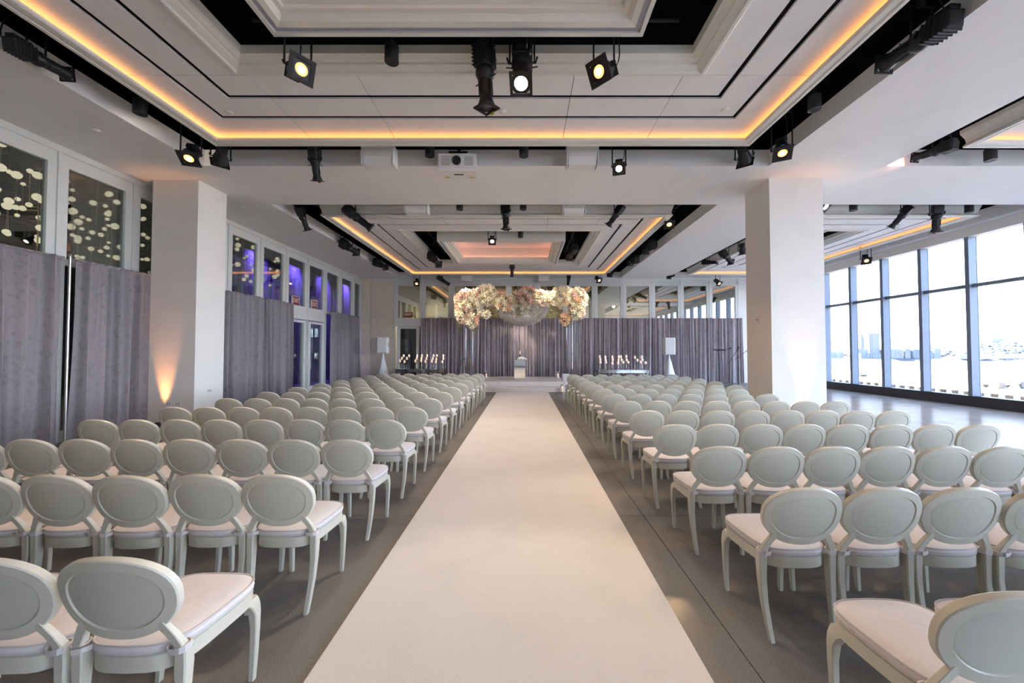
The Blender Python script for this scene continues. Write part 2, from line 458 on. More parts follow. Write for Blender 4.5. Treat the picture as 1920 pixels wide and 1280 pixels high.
for x, y, z in ((-4.75, 5.92, ZP), (3.2, 5.86, ZP), (-0.35, 5.9, ZP), (-4.9, 14.6, ZP), (3.3, 12.2, ZP), (3.3, 15.4, ZP), (11.7, 11.6, ZP), (-7.2, 6.2, ZC), (-7.3, 9.6, ZC), (12.9, 13.2, ZC + 0.0)):
    MB().lathe([(0.0, z - 0.022), (0.035, z - 0.02), (0.055, z - 0.008), (0.06, z + 0.001)], 20, Matrix.Translation((x, y, 0))).build('ceiling_sensor', 'wall_white', ceiling, 40)

# black pipes inside the slots that carry the lamps
PIPES = []
def pipe(pts, label):
    PIPES.append((Vector(pts[0]), Vector(pts[-1])))
    b = MB().tube(pts, 0.024, 8)
    a, c = Vector(pts[0]), Vector(pts[-1])
    o = b.build('lighting_pipe', 'black_metal', None, 40)
    n = max(2, int((c - a).length / 2.5))
    for k in range(n + 1):
        p = a.lerp(c, (k + 0.15) / (n + 0.3))
        MB().box(p.x - 0.008, p.x + 0.008, p.y - 0.008, p.y + 0.008, p.z, 6.8).build('drop_rod', 'black_metal', o)
    return tag(o, label, 'pipe')
PZ = 5.92
pipe([(-6.03, -2.0, PZ), (-6.03, 7.3, PZ)], 'black lamp pipe in the slot above the left column')
pipe([(4.55, -2.0, PZ), (4.55, 7.3, PZ)], 'black lamp pipe in the slot above the right column')
pipe([(-5.9, 7.12, PZ - 0.06), (4.4, 7.12, PZ - 0.06)], 'black lamp pipe carrying the projector')
pipe([(-3.5, 4.72, PZ), (2.0, 4.72, PZ)], 'black lamp pipe in the near ceiling opening')
pipe([(-6.10, 9.6, PZ), (-6.10, 18.9, PZ)], 'black lamp pipe along the far left ceiling slot')
pipe([(4.55, 9.6, PZ), (4.55, 18.9, PZ)], 'black lamp pipe along the far right ceiling slot')
pipe([(-5.9, 9.86, PZ - 0.06), (4.4, 9.86, PZ - 0.06)], 'black lamp pipe on the near side of the far tray')
pipe([(-5.9, 18.68, PZ - 0.06), (4.4, 18.68, PZ - 0.06)], 'black lamp pipe above the back drapes')
pipe([(-3.45, 12.2, PZ), (-3.45, 16.3, PZ)], 'black lamp pipe left in the far ceiling opening')
pipe([(1.78, 12.2, PZ), (1.78, 16.3, PZ)], 'black lamp pipe right in the far ceiling opening')
pipe([(7.60, 9.6, PZ), (7.60, 18.9, PZ)], 'black lamp pipe in the slot behind the right column')
pipe([(8.0, 9.86, PZ - 0.06), (12.6, 9.86, PZ - 0.06)], 'black lamp pipe across the recess beside the windows')
pipe([(7.58, -2.0, PZ), (7.58, 7.3, PZ)], 'black lamp pipe in the right ceiling recess')

# ---- columns
def column(x0, x1, y0, y1, label):
    return struct(MB().box(x0, x1, y0, y1, 0, ZC).build('column', 'wall_white'), label)
colL = column(-8.07, -7.08, 8.03, 8.80, 'white square column in front of the left drapes')
colR = column(5.27, 6.42, 7.95, 8.83, 'wide white column right of the aisle')
def plate(parent, x, y, z, w, h, axis, name='outlet_plate'):
    m = MB()
    if axis == 'y': m.cbox(x - w/2, x + w/2, y - 0.008, y, z - h/2, z + h/2, 0.003)
    else: m.cbox(x - 0.008, x + 0.008, y - w/2, y + w/2, z - h/2, z + h/2, 0.003)
    o = m.build(name, 'white_plastic', parent)
    for s in (-1, 1):
        k = MB()
        if axis == 'y': k.box(x + s*w*0.2 - 0.012, x + s*w*0.2 + 0.012, y - 0.011, y - 0.007, z - 0.02, z + 0.02)
        else: k.box(x - 0.011, x + 0.011, y + s*w*0.2 - 0.012, y + s*w*0.2 + 0.012, z - 0.02, z + 0.02)
        k.build('socket', 'vent_grey', o)
    return o
plate(colL, -7.62, 8.03, 0.52, 0.13, 0.10, 'y'); plate(colL, -7.42, 8.03, 0.52, 0.13, 0.10, 'y')
plate(colL, -7.08, 8.42, 0.76, 0.12, 0.08, 'x'); plate(colR, 5.27, 8.42, 2.36, 0.12, 0.16, 'x', 'control_plate')

# ---- wall of windows on the right
wr = MB()
wr.box(13.30, 13.60, YN, 19.4, 0.0, 0.31)
struct(wr.build('wall_right', 'sill_dark'), 'dark low sill under the wall of windows')
struct(MB().box(13.33, 13.62, YN, 19.4, 5.08, ZC).build('trim_1', 'wall_white'), 'white header above the wall of windows')
my = [11.2 + 1.35 * k for k in range(-13, 6)] + [19.25]
for n in range(len(my) - 1):
    y0, y1 = my[n], my[n + 1]
    w = struct(MB().box(13.34, 13.60, y0 - 0.055, y0 + 0.055, 0.31, 5.08).build('window_%d' % (n + 1), 'mullion'))
    MB().box(13.565, 13.585, y0 + 0.055, y1 - 0.055, 0.31, 3.57).build('pane', 'pane_clear', w)
    MB().box(13.565, 13.585, y0 + 0.055, y1 - 0.055, 3.65, 5.08).build('pane', 'pane_clear', w)
    MB().box(13.42, 13.60, y0 + 0.055, y1 - 0.055, 3.56, 3.66).build('transom', 'transom', w)
struct(MB().box(XL - 0.2, 5.775, YN - 0.15, YN, 0, ZC).box(5.775, 13.62, YN - 0.15, YN, 0, 0.31).box(5.775, 13.62, YN - 0.15, YN, 5.08, ZC).build('wall_rear', 'wall_white'), 'white wall with tall windows behind the viewer')
for n in range(5):
    x0, x1 = 5.775 + 1.515 * n, 5.775 + 1.515 * (n + 1)
    w = struct(MB().box(x0 - 0.055, x0 + 0.055, YN - 0.15, YN + 0.05, 0.31, 5.08).build('window_%d' % (n + 101), 'mullion'))
    MB().box(x0 + 0.055, x1 - 0.055, YN - 0.08, YN - 0.06, 0.31, 3.58).build('pane', 'pane_clear', w)
    MB().box(x0 + 0.055, x1 - 0.055, YN - 0.08, YN - 0.06, 3.64, 5.08).build('pane', 'pane_clear', w)
    MB().box(x0 + 0.055, x1 - 0.055, YN - 0.12, YN, 3.575, 3.645).build('transom', 'transom', w)

# ---- left wall: framed glass bays, double door, neighbouring dark room behind
LY = [6.65 + 1.29 * n for n in range(-10, 10)] + [19.2]
b = MB().box(XL - 0.12, XL, YN, YB, 5.09, ZC)
b.box(XL - 0.02, XL + 0.03, YN, YB, 5.24, 5.265)
for y in LY[:-1]: b.box(XL - 0.12, XL + 0.025, y - 0.022, y + 0.022, 0, 5.26)
struct(b.build('wall_left', 'frame_paint'), 'pale framed glass partition along the left side')
def glazed(name, axis, c, a0, a1, z0, z1, st, mframe, mpane, rail=None):
    """frame + pane; axis 'x' = plane of constant x=c running along y"""
    rail = rail or st
    def bx(m, p0, p1, q0, q1, d0, d1):
        if axis == 'x': m.box(c - d1, c - d0, p0, p1, q0, q1)
        else: m.box(p0, p1, c + d0, c + d1, q0, q1)
        return m
    m = MB()
    bx(m, a0, a0 + st, z0, z1, 0.0, 0.09); bx(m, a1 - st, a1, z0, z1, 0.0, 0.09)
    bx(m, a0 + st, a1 - st, z0, z0 + rail, 0.0, 0.09); bx(m, a0 + st, a1 - st, z1 - st * 0.6, z1, 0.0, 0.09)
    o = m.build(name, mframe)
    bx(MB(), a0 + st, a1 - st, z0 + rail, z1 - st * 0.6, 0.05, 0.062).build('pane', mpane, o)
    return o
wn_no = 30
door_no = 1
for i in range(len(LY) - 1):
    a, c = LY[i] + 0.022, LY[i + 1] - 0.022
    wn_no += 1
    struct(glazed('window_%d' % wn_no, 'x', XL, a, c, 3.28, 5.09, 0.13, 'frame_paint', 'pane_dim', 0.05))
    if abs(LY[i] - 13.1) < 0.1 or abs(LY[i] - 14.39) < 0.1:
        struct(MB().box(XL - 0.09, XL, a, c, 2.84, 3.28).build('trim_%d' % (door_no + 1), 'frame_paint'))
        d = struct(glazed('door_%d' % door_no, 'x', XL + 0.02, a + 0.05, c - 0.05, 0.02, 2.80, 0.15, 'frame_paint', 'pane_dim', 0.25))
        hy = c - 0.13 if door_no == 1 else a + 0.13
        MB().tube([(XL + 0.02, hy, 0.95), (XL + 0.07, hy, 0.95), (XL + 0.07, hy, 1.25), (XL + 0.02, hy, 1.25)], 0.012, 8).build('door_handle', 'pole_metal', d, 40)
        MB().box(XL + 0.02, XL + 0.026, hy - 0.03, hy + 0.03, 1.28, 1.36).build('lock_plate', 'pole_metal', d)
        door_no += 1
    else:
        wn_no += 1
        struct(glazed('window_%d' % wn_no, 'x', XL, a, c, 0.0, 3.28, 0.11, 'frame_paint', 'pane_dim', 0.2))
b = MB()
b.box(-17.2, -17.0, YN, 25.2, 0, 6.4).box(-17.2, XL - 0.1, YN - 0.2, YN, 0, 6.4).box(-17.2, XL - 0.1, 25.0, 25.2, 0, 6.4)
b.box(-17.2, XL - 0.12, YN - 0.2, 25.2, 6.4, 6.5).box(XL - 0.25, XL - 0.13, YN, 25.0, ZC, 6.4).box(XL - 0.25, XL - 0.13, 19.32, 25.0, 0, ZC)
struct(b.build('wall_lounge', 'dark_room'), 'dark walls of the neighbouring lounge behind the glass')
struct(MB().box(-17.0, -16.9, 8.5, 12.5, 0.4, 6.2).build('wall_lounge_accent', 'dark_green'), 'dark green wall panel in the neighbouring lounge')

# ---- back wall
b = MB()
b.box(XL, -6.68, YB, YB + 0.12, 0, ZC)
b.box(-6.68, 11.05, YB, YB + 0.12, 5.05, ZC)
BX = [-5.24 + 1.479 * n for n in range(12)]
for x in [-6.68] + BX: b.box(x - 0.022, x + 0.022, YB - 0.03, YB + 0.12, 0, 5.25)
wb = struct(b.build('wall_back', 'frame_paint'), 'back wall of framed mirror glass above the drapes')
# beige panels on the left end of the back wall, raised with open joints
for x0, x1, z0, z1 in ((XL + 0.03, -7.93, 0.02, 3.30), (XL + 0.03, -7.93, 3.33, 5.34), (-7.88, -6.74, 0.02, 1.70), (-7.88, -6.74, 1.72, 3.30), (-7.88, -6.74, 3.33, 5.20)):
    MB().cbox(x0, x1, YB - 0.03, YB, z0, z1, 0.004).build('wall_panel', 'beige_panel', wb)
struct(MB().box(11.05, 13.4, YB - 0.02, YB + 0.12, 0, ZC).build('wall_back_right', 'wall_white'), 'white wall end beside the far windows')
wn_no += 1
struct(glazed('window_%d' % wn_no, 'y', YB - 0.02, -6.655, BX[0] - 0.022, 3.28, 5.07, 0.13, 'frame_paint', 'pane_mirror', 0.05))
struct(MB().box(-6.655, BX[0] - 0.022, YB, YB + 0.1, 2.90, 3.28).build('trim_5', 'frame_paint'))
d = struct(glazed('door_3', 'y', YB - 0.03, -6.55, BX[0] - 0.15, 0.02, 2.88, 0.16, 'frame_paint', 'pane_dim', 0.25))
MB().tube([(-6.47, YB - 0.03, 1.0), (-6.47, YB - 0.09, 1.0), (-6.47, YB - 0.09, 1.3), (-6.47, YB - 0.03, 1.3)], 0.012, 8).build('door_handle', 'pole_metal', d, 40)
for i in range(11):
    wn_no += 1
    struct(glazed('window_%d' % wn_no, 'y', YB - 0.02, BX[i] + 0.022, BX[i+1] - 0.022, 3.28, 5.07, 0.13, 'frame_paint', 'pane_mirror', 0.05))
struct(MB().box(BX[0], 11.05, YB + 0.02, YB + 0.1, 0, 3.28).build('wall_back_lower', 'frame_paint'), 'plain panels behind the back drapes')
b = MB()
b.box(XL, 13.6, 22.9, 23.1, 0, 5.6).box(XL - 0.2, XL, 19.3, 23.1, 0, 5.6).box(13.4, 13.6, 19.3, 23.1, 0, 5.6).box(XL - 0.2, 13.6, 19.32, 23.1, 5.5, 5.6)
struct(b.build('wall_corridor', 'beige_panel'), 'beige corridor walls behind the back glass')
for k, x in enumerate((-5.6, 0.5, 6.5)):  # fill lamps added to brighten the corridor seen through the back glass
    t = thing('corridor_fill_lamp', 'added corridor fill light behind the %s back glass' % ('left', 'middle', 'right')[k], 'lamp', (x, 21.2, 5.5))
    MB().lathe([(0.10, -0.04), (0.11, -0.035), (0.11, 0.0)], 16).build('housing', 'white_plastic', t)
    MB().lathe([(0.085, -0.045), (0.085, -0.038)], 16).build('lens', 'lens_white', t)
    spot('corridor_fill', (x, 21.2, 5.42), (x, 21.4, 0), (1.0, 0.86, 0.66), 150, 150, 0.6, 0.1, t)

# ================================================================== DRAPES
def drape(p0, p1, z0, z1, folds, amp, m, label, seed, group=None, pinch=0.55, parent=None, name='drape'):
    rg = random.Random(seed)
    p0, p1 = Vector((*p0, 0)), Vector((*p1, 0))
    L = (p1 - p0).length; t = (p1 - p0) / L; nrm = Vector((-t.y, t.x, 0))
    N = int(folds * 20); rows = 9
    ph = [rg.uniform(0, 6.28) for _ in range(6)]
    vs, fs = [], []
    def sh(s, h):
        w = 2 * math.pi * folds * (s + (0.30 / folds) * math.sin(2 * math.pi * 1.3 * s + ph[0]) + (0.16 / folds) * math.sin(2 * math.pi * 3.1 * s + ph[1]))
        d = math.sin(w + 0.5 * math.sin(2.2 * h + ph[4])) * (0.75 + 0.45 * math.sin(0.61 * w + ph[5])) + 0.38 * math.sin(2.23 * w + ph[2] + 0.8 * h) + 0.35 * math.sin(0.37 * w + ph[3] + 1.2 * h)
        return amp * d * (pinch + (1 - pinch) * h) + 0.006 * math.sin(2 * math.pi * folds * 3.7 * s) * (1 - h)
    for r in range(rows + 1):
        h = (r / rows) ** 0.8                      # 0 at the top, 1 at the hem
        z = z1 + (z0 - z1) * h
        for c in range(N + 1):
            s = c / N
            p = p0 + t * (L * s + 0.01 * math.sin(9 * s + 4 * h + ph[5])) + nrm * sh(s, h)
            vs.append((p.x, p.y, z + (0.012 * math.sin(2 * math.pi * folds * s * 2 + ph[2]) if r == 0 else 0)))
    for r in range(rows):
        for c in range(N):
            a = r * (N + 1) + c
            fs.append((a, a + 1, a + N + 2, a + N + 1))
    o = MB().add(vs, fs).build(name, m, parent, 60)
    if label: tag(o, label, 'curtain', group)
    # top hem pocket
    hv = [vs[c] for c in range(0, N + 1, 2)]
    MB().tube([(x, y, z - 0.02) for x, y, z in hv], 0.022, 5).build('hem', m, o, 60)
    return o
XD = XL + 0.25
drape((XD, 2.75), (XD, 4.08), 0.02, 3.31, 4, 0.085, 'velvet', 'grey velvet drape farthest out at the left picture edge', 1)
drape((XD, 4.1), (XD, 6.56), 0.02, 3.31, 6, 0.085, 'velvet', 'grey velvet drape at the left picture edge', 2)
drape((XD, 6.76), (XD, 8.05), 0.02, 3.31, 4, 0.085, 'velvet', 'wide grey velvet drape just left of the left column', 3)
drape((XD, 8.1), (XD, 9.2), 0.02, 3.31, 3.5, 0.085, 'velvet', 'narrow dark grey drape half behind the left column', 4)
drape((XD, 9.3), (XD, 11.75), 0.02, 3.31, 7, 0.085, 'velvet', 'grey velvet drape just right of the left column', 5)
drape((XD, 11.72), (XD, 13.14), 0.02, 3.31, 5, 0.085, 'velvet', 'grey velvet drape left of the glass double door', 6)
drape((XD, 15.72), (XD, 17.05), 0.02, 3.31, 5, 0.085, 'velvet', 'grey velvet drape right of the glass double door', 7)
drape((XD, 17.05), (XD, 18.35), 0.02, 3.31, 5, 0.085, 'velvet', 'grey velvet drape nearest the back corner on the left wall', 8)
blab = ['leftmost drape of the back wall behind the left candles', 'back drape right of the left candle table', 'back drape behind the left flower cluster',
        'back drape behind the mirrored pedestal, left half', 'back drape behind the mirrored pedestal, right half', 'back drape behind the right flower cluster',
        'back drape left of the right candle table', 'back drape behind the right candles', 'back drape behind the right loudspeaker',
        'back drape left of the microphone stands', 'rightmost back drape behind the microphone stands']
for i in range(11):
    x0, x1 = BX[i] + 0.0, BX[i + 1] - (0.015 if i < 10 else -0.06)
    drape((x0, YB - 0.24), (x1, YB - 0.24), 0.02, 3.31, 8, 0.06, 'velvet_back', 'mauve grey ' + blab[i], 20 + i, pinch=0.6)
drape((-6.66, YB + 0.5), (-5.1, YB + 0.5), 0.02, 3.3, 7, 0.05, 'drape_dark', 'dark drape behind the glass of the single back door', 44)
def drape_pole(x, y, z, label, bar):
    t = thing('drape_stand', label, 'stand', (x, y, 0))
    MB().lathe([(0.02, 0.01), (0.02, z), (0.028, z), (0.028, z + 0.03), (0.012, z + 0.05)], 12).build('pole', 'pole_metal', t, 40)
    MB().cbox(-0.16, 0.16, -0.16, 0.16, 0, 0.012, 0.004).build('base_plate', 'grey_metal', t)
    m = MB().tube([(0, 0, z - 0.03), bar], 0.016, 8); m.build('crossbar', 'pole_metal', t, 40)
drape_pole(XD - 0.01, 6.66, 3.34, 'metal drape pole between the two nearest left drapes', (0, 1.35, 3.31))
drape_pole(XD - 0.01, 8.075, 3.34, 'metal drape pole left of the left column', (0, 1.2, 3.31))
drape_pole(XD - 0.01, 5.37 - 1.29, 3.34, 'metal drape pole at the left picture edge', (0, 2.5, 3.31))
for i in (0, 2, 4, 6, 8, 10):
    drape_pole(BX[i], YB - 0.12, 3.31, 'metal drape pole at the %s joint of the back drapes' % ORD[i], (2.9 if i < 10 else 1.5, 0, 3.29))

# ================================================================== LOUNGE BEHIND THE LEFT GLASS
for k, (ya, yc) in enumerate(((13.6, 16.2), (16.2, 18.9), (18.9, 21.6), (21.6, 24.6))):
    drape((-11.2, ya), (-11.2, yc), 0.02, 5.75, 9, 0.075, 'sheer_grey', ['grey sheer curtain behind the glass, left of the double door', 'grey sheer curtain behind the double door', 'violet lit sheer curtain right behind the double door', 'violet lit sheer curtain behind the last left panes'][k], 50 + k)
for k, y in enumerate((15.3, 18.0, 20.6, 23.2)):
    t = thing('violet_wash_lamp', 'violet wash lamp behind the %s violet lit pane' % ORD[k], 'lamp', (-10.75, y, 6.4))
    MB().lathe([(0.05, -0.28), (0.075, -0.27), (0.075, -0.08), (0.05, -0.06), (0.012, -0.05), (0.012, 0.0)], 14).build('can', 'black_matt', t, 40)
    spot('violet_light', (-10.75, y, 6.08), (-11.2, y, 3.2), (0.20, 0.10, 1.0), 300, 120, 1.0, 0.04, t)
# chandeliers of thin rods and glowing globes
globe_me = MB().lathe([(0.004, -0.088), (0.045, -0.078), (0.078, -0.045), (0.09, 0.0), (0.078, 0.045), (0.045, 0.078), (0.004, 0.088)], 14).mesh('globe', 'globe', 50)
stem_me = {}
def chandelier(x, y, zc, label, seed, n=12, sc=1.0, span=0.85):
    rg = random.Random(seed)
    t = thing('globe_chandelier', label, 'chandelier', (x, y, 6.4))
    MB().tube([(0, 0, 0), (0, 0, zc - 6.4 - 0.75 * sc)], 0.014, 6).build('drop_rod', 'brass', t)
    MB().lathe([(0.09, -0.03), (0.09, 0.0)], 16).build('ceiling_plate', 'brass', t)
    for k in range(n):
        a = k * 2.4 + rg.uniform(-0.3, 0.3); r = rg.uniform(0.35, 1.0) * span * sc
        z = zc - 6.4 + rg.uniform(-0.75, 0.6) * sc
        ex, ey = r * math.cos(a), r * math.sin(a)
        u = rg.uniform(0.15, 0.42); d = rg.uniform(0.15, 0.42)
        m = MB().tube([(0, 0, z), (ex, ey, z)], 0.006, 5)
        m.tube([(ex, ey, z - d), (ex, ey, z + u)], 0.0065, 5)
        m.build('arm', 'brass', t)
        for e, zz in ((1, z + u), (-1, z - d)):
            s = rg.choice((0.5, 0.6, 0.72, 0.9))
            link('globe', globe_me, t, M=Matrix.Translation((ex, ey, zz)) @ Matrix.Rotation(rg.uniform(-.3, .3), 4, 'X') @ Matrix.Scale(s, 4))
chandelier(-11.3, 7.6, 5.35, 'globe chandelier seen through the leftmost upper pane, lower cluster', 1, 15)
chandelier(-12.6, 9.6, 5.1, 'globe chandelier deep behind the leftmost upper pane', 2, 14)
chandelier(-11.2, 9.7, 5.45, 'globe chandelier behind the second upper pane', 3, 14)
chandelier(-12.9, 11.6, 4.9, 'globe chandelier low behind the second upper pane', 4, 14)
chandelier(-11.4, 11.6, 5.3, 'globe chandelier left of the left column behind the glass', 5, 13)
chandelier(-9.85, 13.0, 5.0, 'globe chandelier just right of the left column behind the glass', 6, 12, 0.8)
chandelier(-9.75, 14.35, 4.95, 'small globe chandelier behind the second pane right of the left column', 7, 7, 0.6)
lm = thing('lounge_downlight', 'ceiling downlight in the dark neighbouring lounge', 'lamp', (-13.5, 7.0, 6.4))
MB().lathe([(0.10, -0.05), (0.10, 0.0)], 16).build('housing', 'black_matt', lm)
MB().lathe([(0.08, -0.056), (0.08, -0.05)], 16).build('lens', 'lens_amber', lm)
spot('lounge_light', (-13.5, 7.0, 6.3), (-13.5, 9.0, 0), (1.0, 0.85, 0.65), 120, 120, 0.8, 0.1, lm)

# ================================================================== OUTDOORS
struct(MB().box(-1500, 3500, -900, 900, -12.2, -12.0).build('ground_river', 'water'), 'pale wide river beyond the windows')
WZ = -12.0
b = MB()
N = 60
vs, fs = [], []
for i in range(N + 1):
    x = 250 + 900 * i / N
    h = 6 + 17 * (0.5 + 0.5 * math.sin(i * 0.21 + 0.6)) * min(1, max(0.15, (x - 400) / 180)) + 2.0 * math.sin(i * 1.7)
    for y, z in ((478, WZ), (484, WZ + 3), (505, WZ + 4), (545, WZ + h * 0.65 + 5), (580, WZ + h + 6), (640, WZ + h + 5)):
        vs.append((x, y + 4 * math.sin(i * 0.9), z))
for i in range(N):
    for j in range(5):
        a = i * 6 + j
        fs.append((a, a + 6, a + 7, a + 1))
struct(b.add(vs, fs).build('ground_far_bank', 'bank_hazed', None, 60), 'hazy hilly far river bank')
def tower(x, y, w, d, h, m, label, nx, nz, base=WZ + 3.5):
    o = MB().box(x - w/2, x + w/2, y, y + d, base, base + h).box(x - w/2 + 1, x + w/2 - 1, y + 1, y + d - 1, base + h, base + h + 0.8).build('far_building', m)
    tag(o, label, 'building')
    for i in range(nx):
        cxw = x - w/2 + w * (i + 0.5) / nx
        MB().box(cxw - w/nx*0.28, cxw + w/nx*0.28, y - 0.15, y, base + 1.0, base + h - 0.8).build('window_strip', 'tower_window', o)
    for k in range(1, nz):
        z = base + h * k / nz
        MB().box(x - w/2 - 0.1, x + w/2 + 0.1, y - 0.25, y - 0.05, z - 0.25, z + 0.25).build('floor_band', m, o)
tower(469, 500, 14, 12, 33, 'tower_pale', 'tallest clear far tower behind the second window bay', 4, 10)
tower(455, 515, 7, 10, 42, 'tower_pale', 'slim faint far tower left of the tallest tower', 3, 10)
tower(447, 495, 18, 4, 12, 'tower_tan', 'tan far block in front of the slim tower', 5, 4)
tower(452, 487, 26, 6, 6, 'tower_blue', 'low blue-grey far block below the tallest tower', 7, 2)
tower(412, 495, 22, 12, 8, 'tower_pale', 'low pale far buildings in the first window bay', 6, 2)
tower(488, 490, 20, 12, 11, 'tower_tan', 'pale far block left in the third window bay', 5, 4)
tower(502.5, 489, 7, 10, 12, 'tower_pale', 'pale far block in the middle of the third window bay', 3, 4)
tower(513, 487, 12, 10, 10.5, 'tower_blue', 'blue glass far block at the third window bay right end', 5, 3)
tower(531, 489, 9, 10, 10, 'tower_blue', 'blue glass far block left in the fourth window bay', 4, 3)
tower(542, 490, 9, 10, 12, 'tower_pale', 'pale far block beside the blue block in the fourth bay', 3, 4)
tower(733, 575, 22, 12, 15, 'tower_blue', 'blue far building on the hilltop in the rightmost bay', 6, 4, WZ + 16)
tower(756, 577, 16, 10, 10, 'tower_blue', 'smaller far building beside the hilltop block', 4, 3, WZ + 16)
tower(583, 482, 42, 5, 4, 'tower_pale', 'long low white waterfront shed at left of the last bay', 10, 1)
tower(634, 482, 44, 5, 4, 'tower_pale', 'long low white waterfront shed at the picture edge', 10, 1)
rg = random.Random(5)
tvs = MB()
def blob(mb, x, y, z, r):
    n, m = 7, 4; ls = []
    for j in range(1, m):
        p = math.pi * j / m
        ls.append([(x + r * math.sin(p) * math.cos(6.283*i/n) * rg.uniform(.8, 1.2), y + r * math.sin(p) * math.sin(6.283*i/n), z - r * 0.75 * math.cos(p) * rg.uniform(.8, 1.2)) for i in range(n)])
    mb.loops(ls)
for k in range(900):
    x = rg.uniform(380, 800); y = rg.uniform(512, 572)
    i = (x - 250) / 900 * N
    h = 6 + 17 * (0.5 + 0.5 * math.sin(i * 0.21 + 0.6)) * min(1, max(0.15, (x - 400) / 180))
    f = (y - 500) / 75
    blob(tvs, x, y, WZ + 4 + (h + 1) * f + 1.5, rg.uniform(1.6, 3.4))
tag(tvs.build('far_trees', 'far_tree'), 'hazy trees covering the far river bank', 'trees', None, 'stuff')
# pier deck with a row of posts
pr = tag(MB().box(66, 190, 20, 106, -4.4, -4.0).build('pier_deck', 'pier_roof'), 'wide white pier deck beyond the windows', 'pier')
MB().box(67.2, 188, 21, 104, -12, -4.4).build('pier_core', 'pier_dark', pr)
pm = MB().box(66.1, 66.5, -0.2, 0.2, -5.5, -4.4).mesh('pier_post', 'pier_roof')
for k in range(44):
    link('pier_post', pm, pr, (0, 36 + 1.6 * k, 0))
MB().box(65.9, 66.7, 20, 106, -6.6, -5.5).build('pier_beam', 'pier_roof', pr)
t = thing('service_truck', 'small tan and grey truck parked on the pier', 'truck', (72.6, 56.6, -4.0))
MB().cbox(-2.6, 0.6, -1.1, 1.1, 0.5, 2.6, 0.08).build('cargo_box', 'truck_tan', t)
MB().cbox(0.7, 2.5, -1.0, 1.0, 0.5, 2.2, 0.2).build('cab', 'tower_window', t)
for wx in (-1.7, 1.6):
    for wy in (-1.0, 1.0):
        MB().cyl(0.5, -0.15, 0.15, 14, Matrix.Translation((wx, wy, 0.5)) @ Matrix.Rotation(R(90), 4, 'X')).build('wheel', 'pier_dark', t)
t = thing('rooftop_unit', 'small grey rooftop unit on the far left of the pier', 'vent', (74, 82.5, -4.0))
MB().cbox(-1.0, 1.0, -0.8, 0.8, 0.3, 1.7, 0.08).build('body', 'pier_post', t)
MB().cbox(-2.2, -1.0, -0.4, 0.4, 0.9, 1.5, 0.06).build('duct', 'pier_post', t)
for wx in (-0.8, 0.8): MB().box(wx - 0.1, wx + 0.1, -0.7, 0.7, 0, 0.3).build('foot', 'pier_dark', t)

# ================================================================== AISLE RUNNER, STAGE
tag(MB().cbox(-1.10, 0.945, -3.0, 14.78, 0.0, 0.014, 0.005).build('aisle_runner', 'carpet'), 'wide cream carpet runner down the centre aisle', 'carpet')
def arc_poly(cx, hw, yb, yf, bulge, n=28):
    pts = [(cx + hw, yb), (cx - hw, yb)]
    for i in range(n + 1):
        s = -1 + 2 * i / n
        pts.append((cx + hw * s, yf - bulge * math.sqrt(max(0, 1 - 0.92 * s * s)) + bulge * math.sqrt(0.08)))
    return pts
st = thing('stage', 'low two-step stage covered in cream cloth', 'stage', (0, 0, 0))
MB().prism(arc_poly(-0.07, 2.04, 18.75, 15.35, 0.72), 0.0, 0.17).build('lower_step', 'stage_cloth', st)
MB().cbox(-1.95, 1.75, 15.62, 18.72, 0.17, 0.36, 0.012).build('upper_step', 'stage_cloth', st)
MB().prism(arc_poly(-0.07, 2.05, 18.7, 15.34, 0.72), 0.15, 0.168).build('edge_band', 'white_cloth', st)
lc = thing('mirrored_pedestal', 'mirror-clad pedestal standing on the stage', 'pedestal', (-0.20, 16.75, 0.36))
MB().cbox(-0.25, 0.25, -0.20, 0.20, 0.0, 0.88, 0.006).build('mirror_body', 'mirror', lc)
MB().cbox(-0.26, 0.26, -0.21, 0.21, 0.88, 0.895, 0.004).build('top_plate', 'mirror', lc)
nk = thing('folded_cloth', 'crumpled white cloth on top of the mirrored pedestal', 'cloth', (-0.10, 16.70, 1.255))
vs, fs = [], []
for i in range(15):
    for j in range(11):
        x = -0.22 + 0.44 * i / 14; y = -0.17 + 0.34 * j / 10
        e = max(0, abs(x) - 0.15) + max(0, abs(y) - 0.12)
        vs.append((x, y, max(0.004, 0.06 + 0.045 * math.sin(i * 1.3) * math.cos(j * 1.7) - e * 1.1 + 0.06 * math.exp(-((x + 0.05) ** 2 + y * y) * 60))))
for i in range(14):
    for j in range(10):
        a = i * 11 + j; fs.append((a, a + 1, a + 12, a + 11))
MB().add(vs, fs).build('cloth', 'white_cloth', nk, 60)
bt = thing('bottle', 'small dark bottle with pale neck on the mirrored pedestal', 'bottle', (-0.19, 16.82, 1.255))
MB().lathe([(0.035, 0), (0.038, 0.02), (0.038, 0.18), (0.02, 0.24)], 14).build('body', 'black_matt', bt, 40)
MB().lathe([(0.02, 0.24), (0.017, 0.26), (0.017, 0.38), (0.012, 0.40)], 12).build('neck', 'wax', bt, 40)
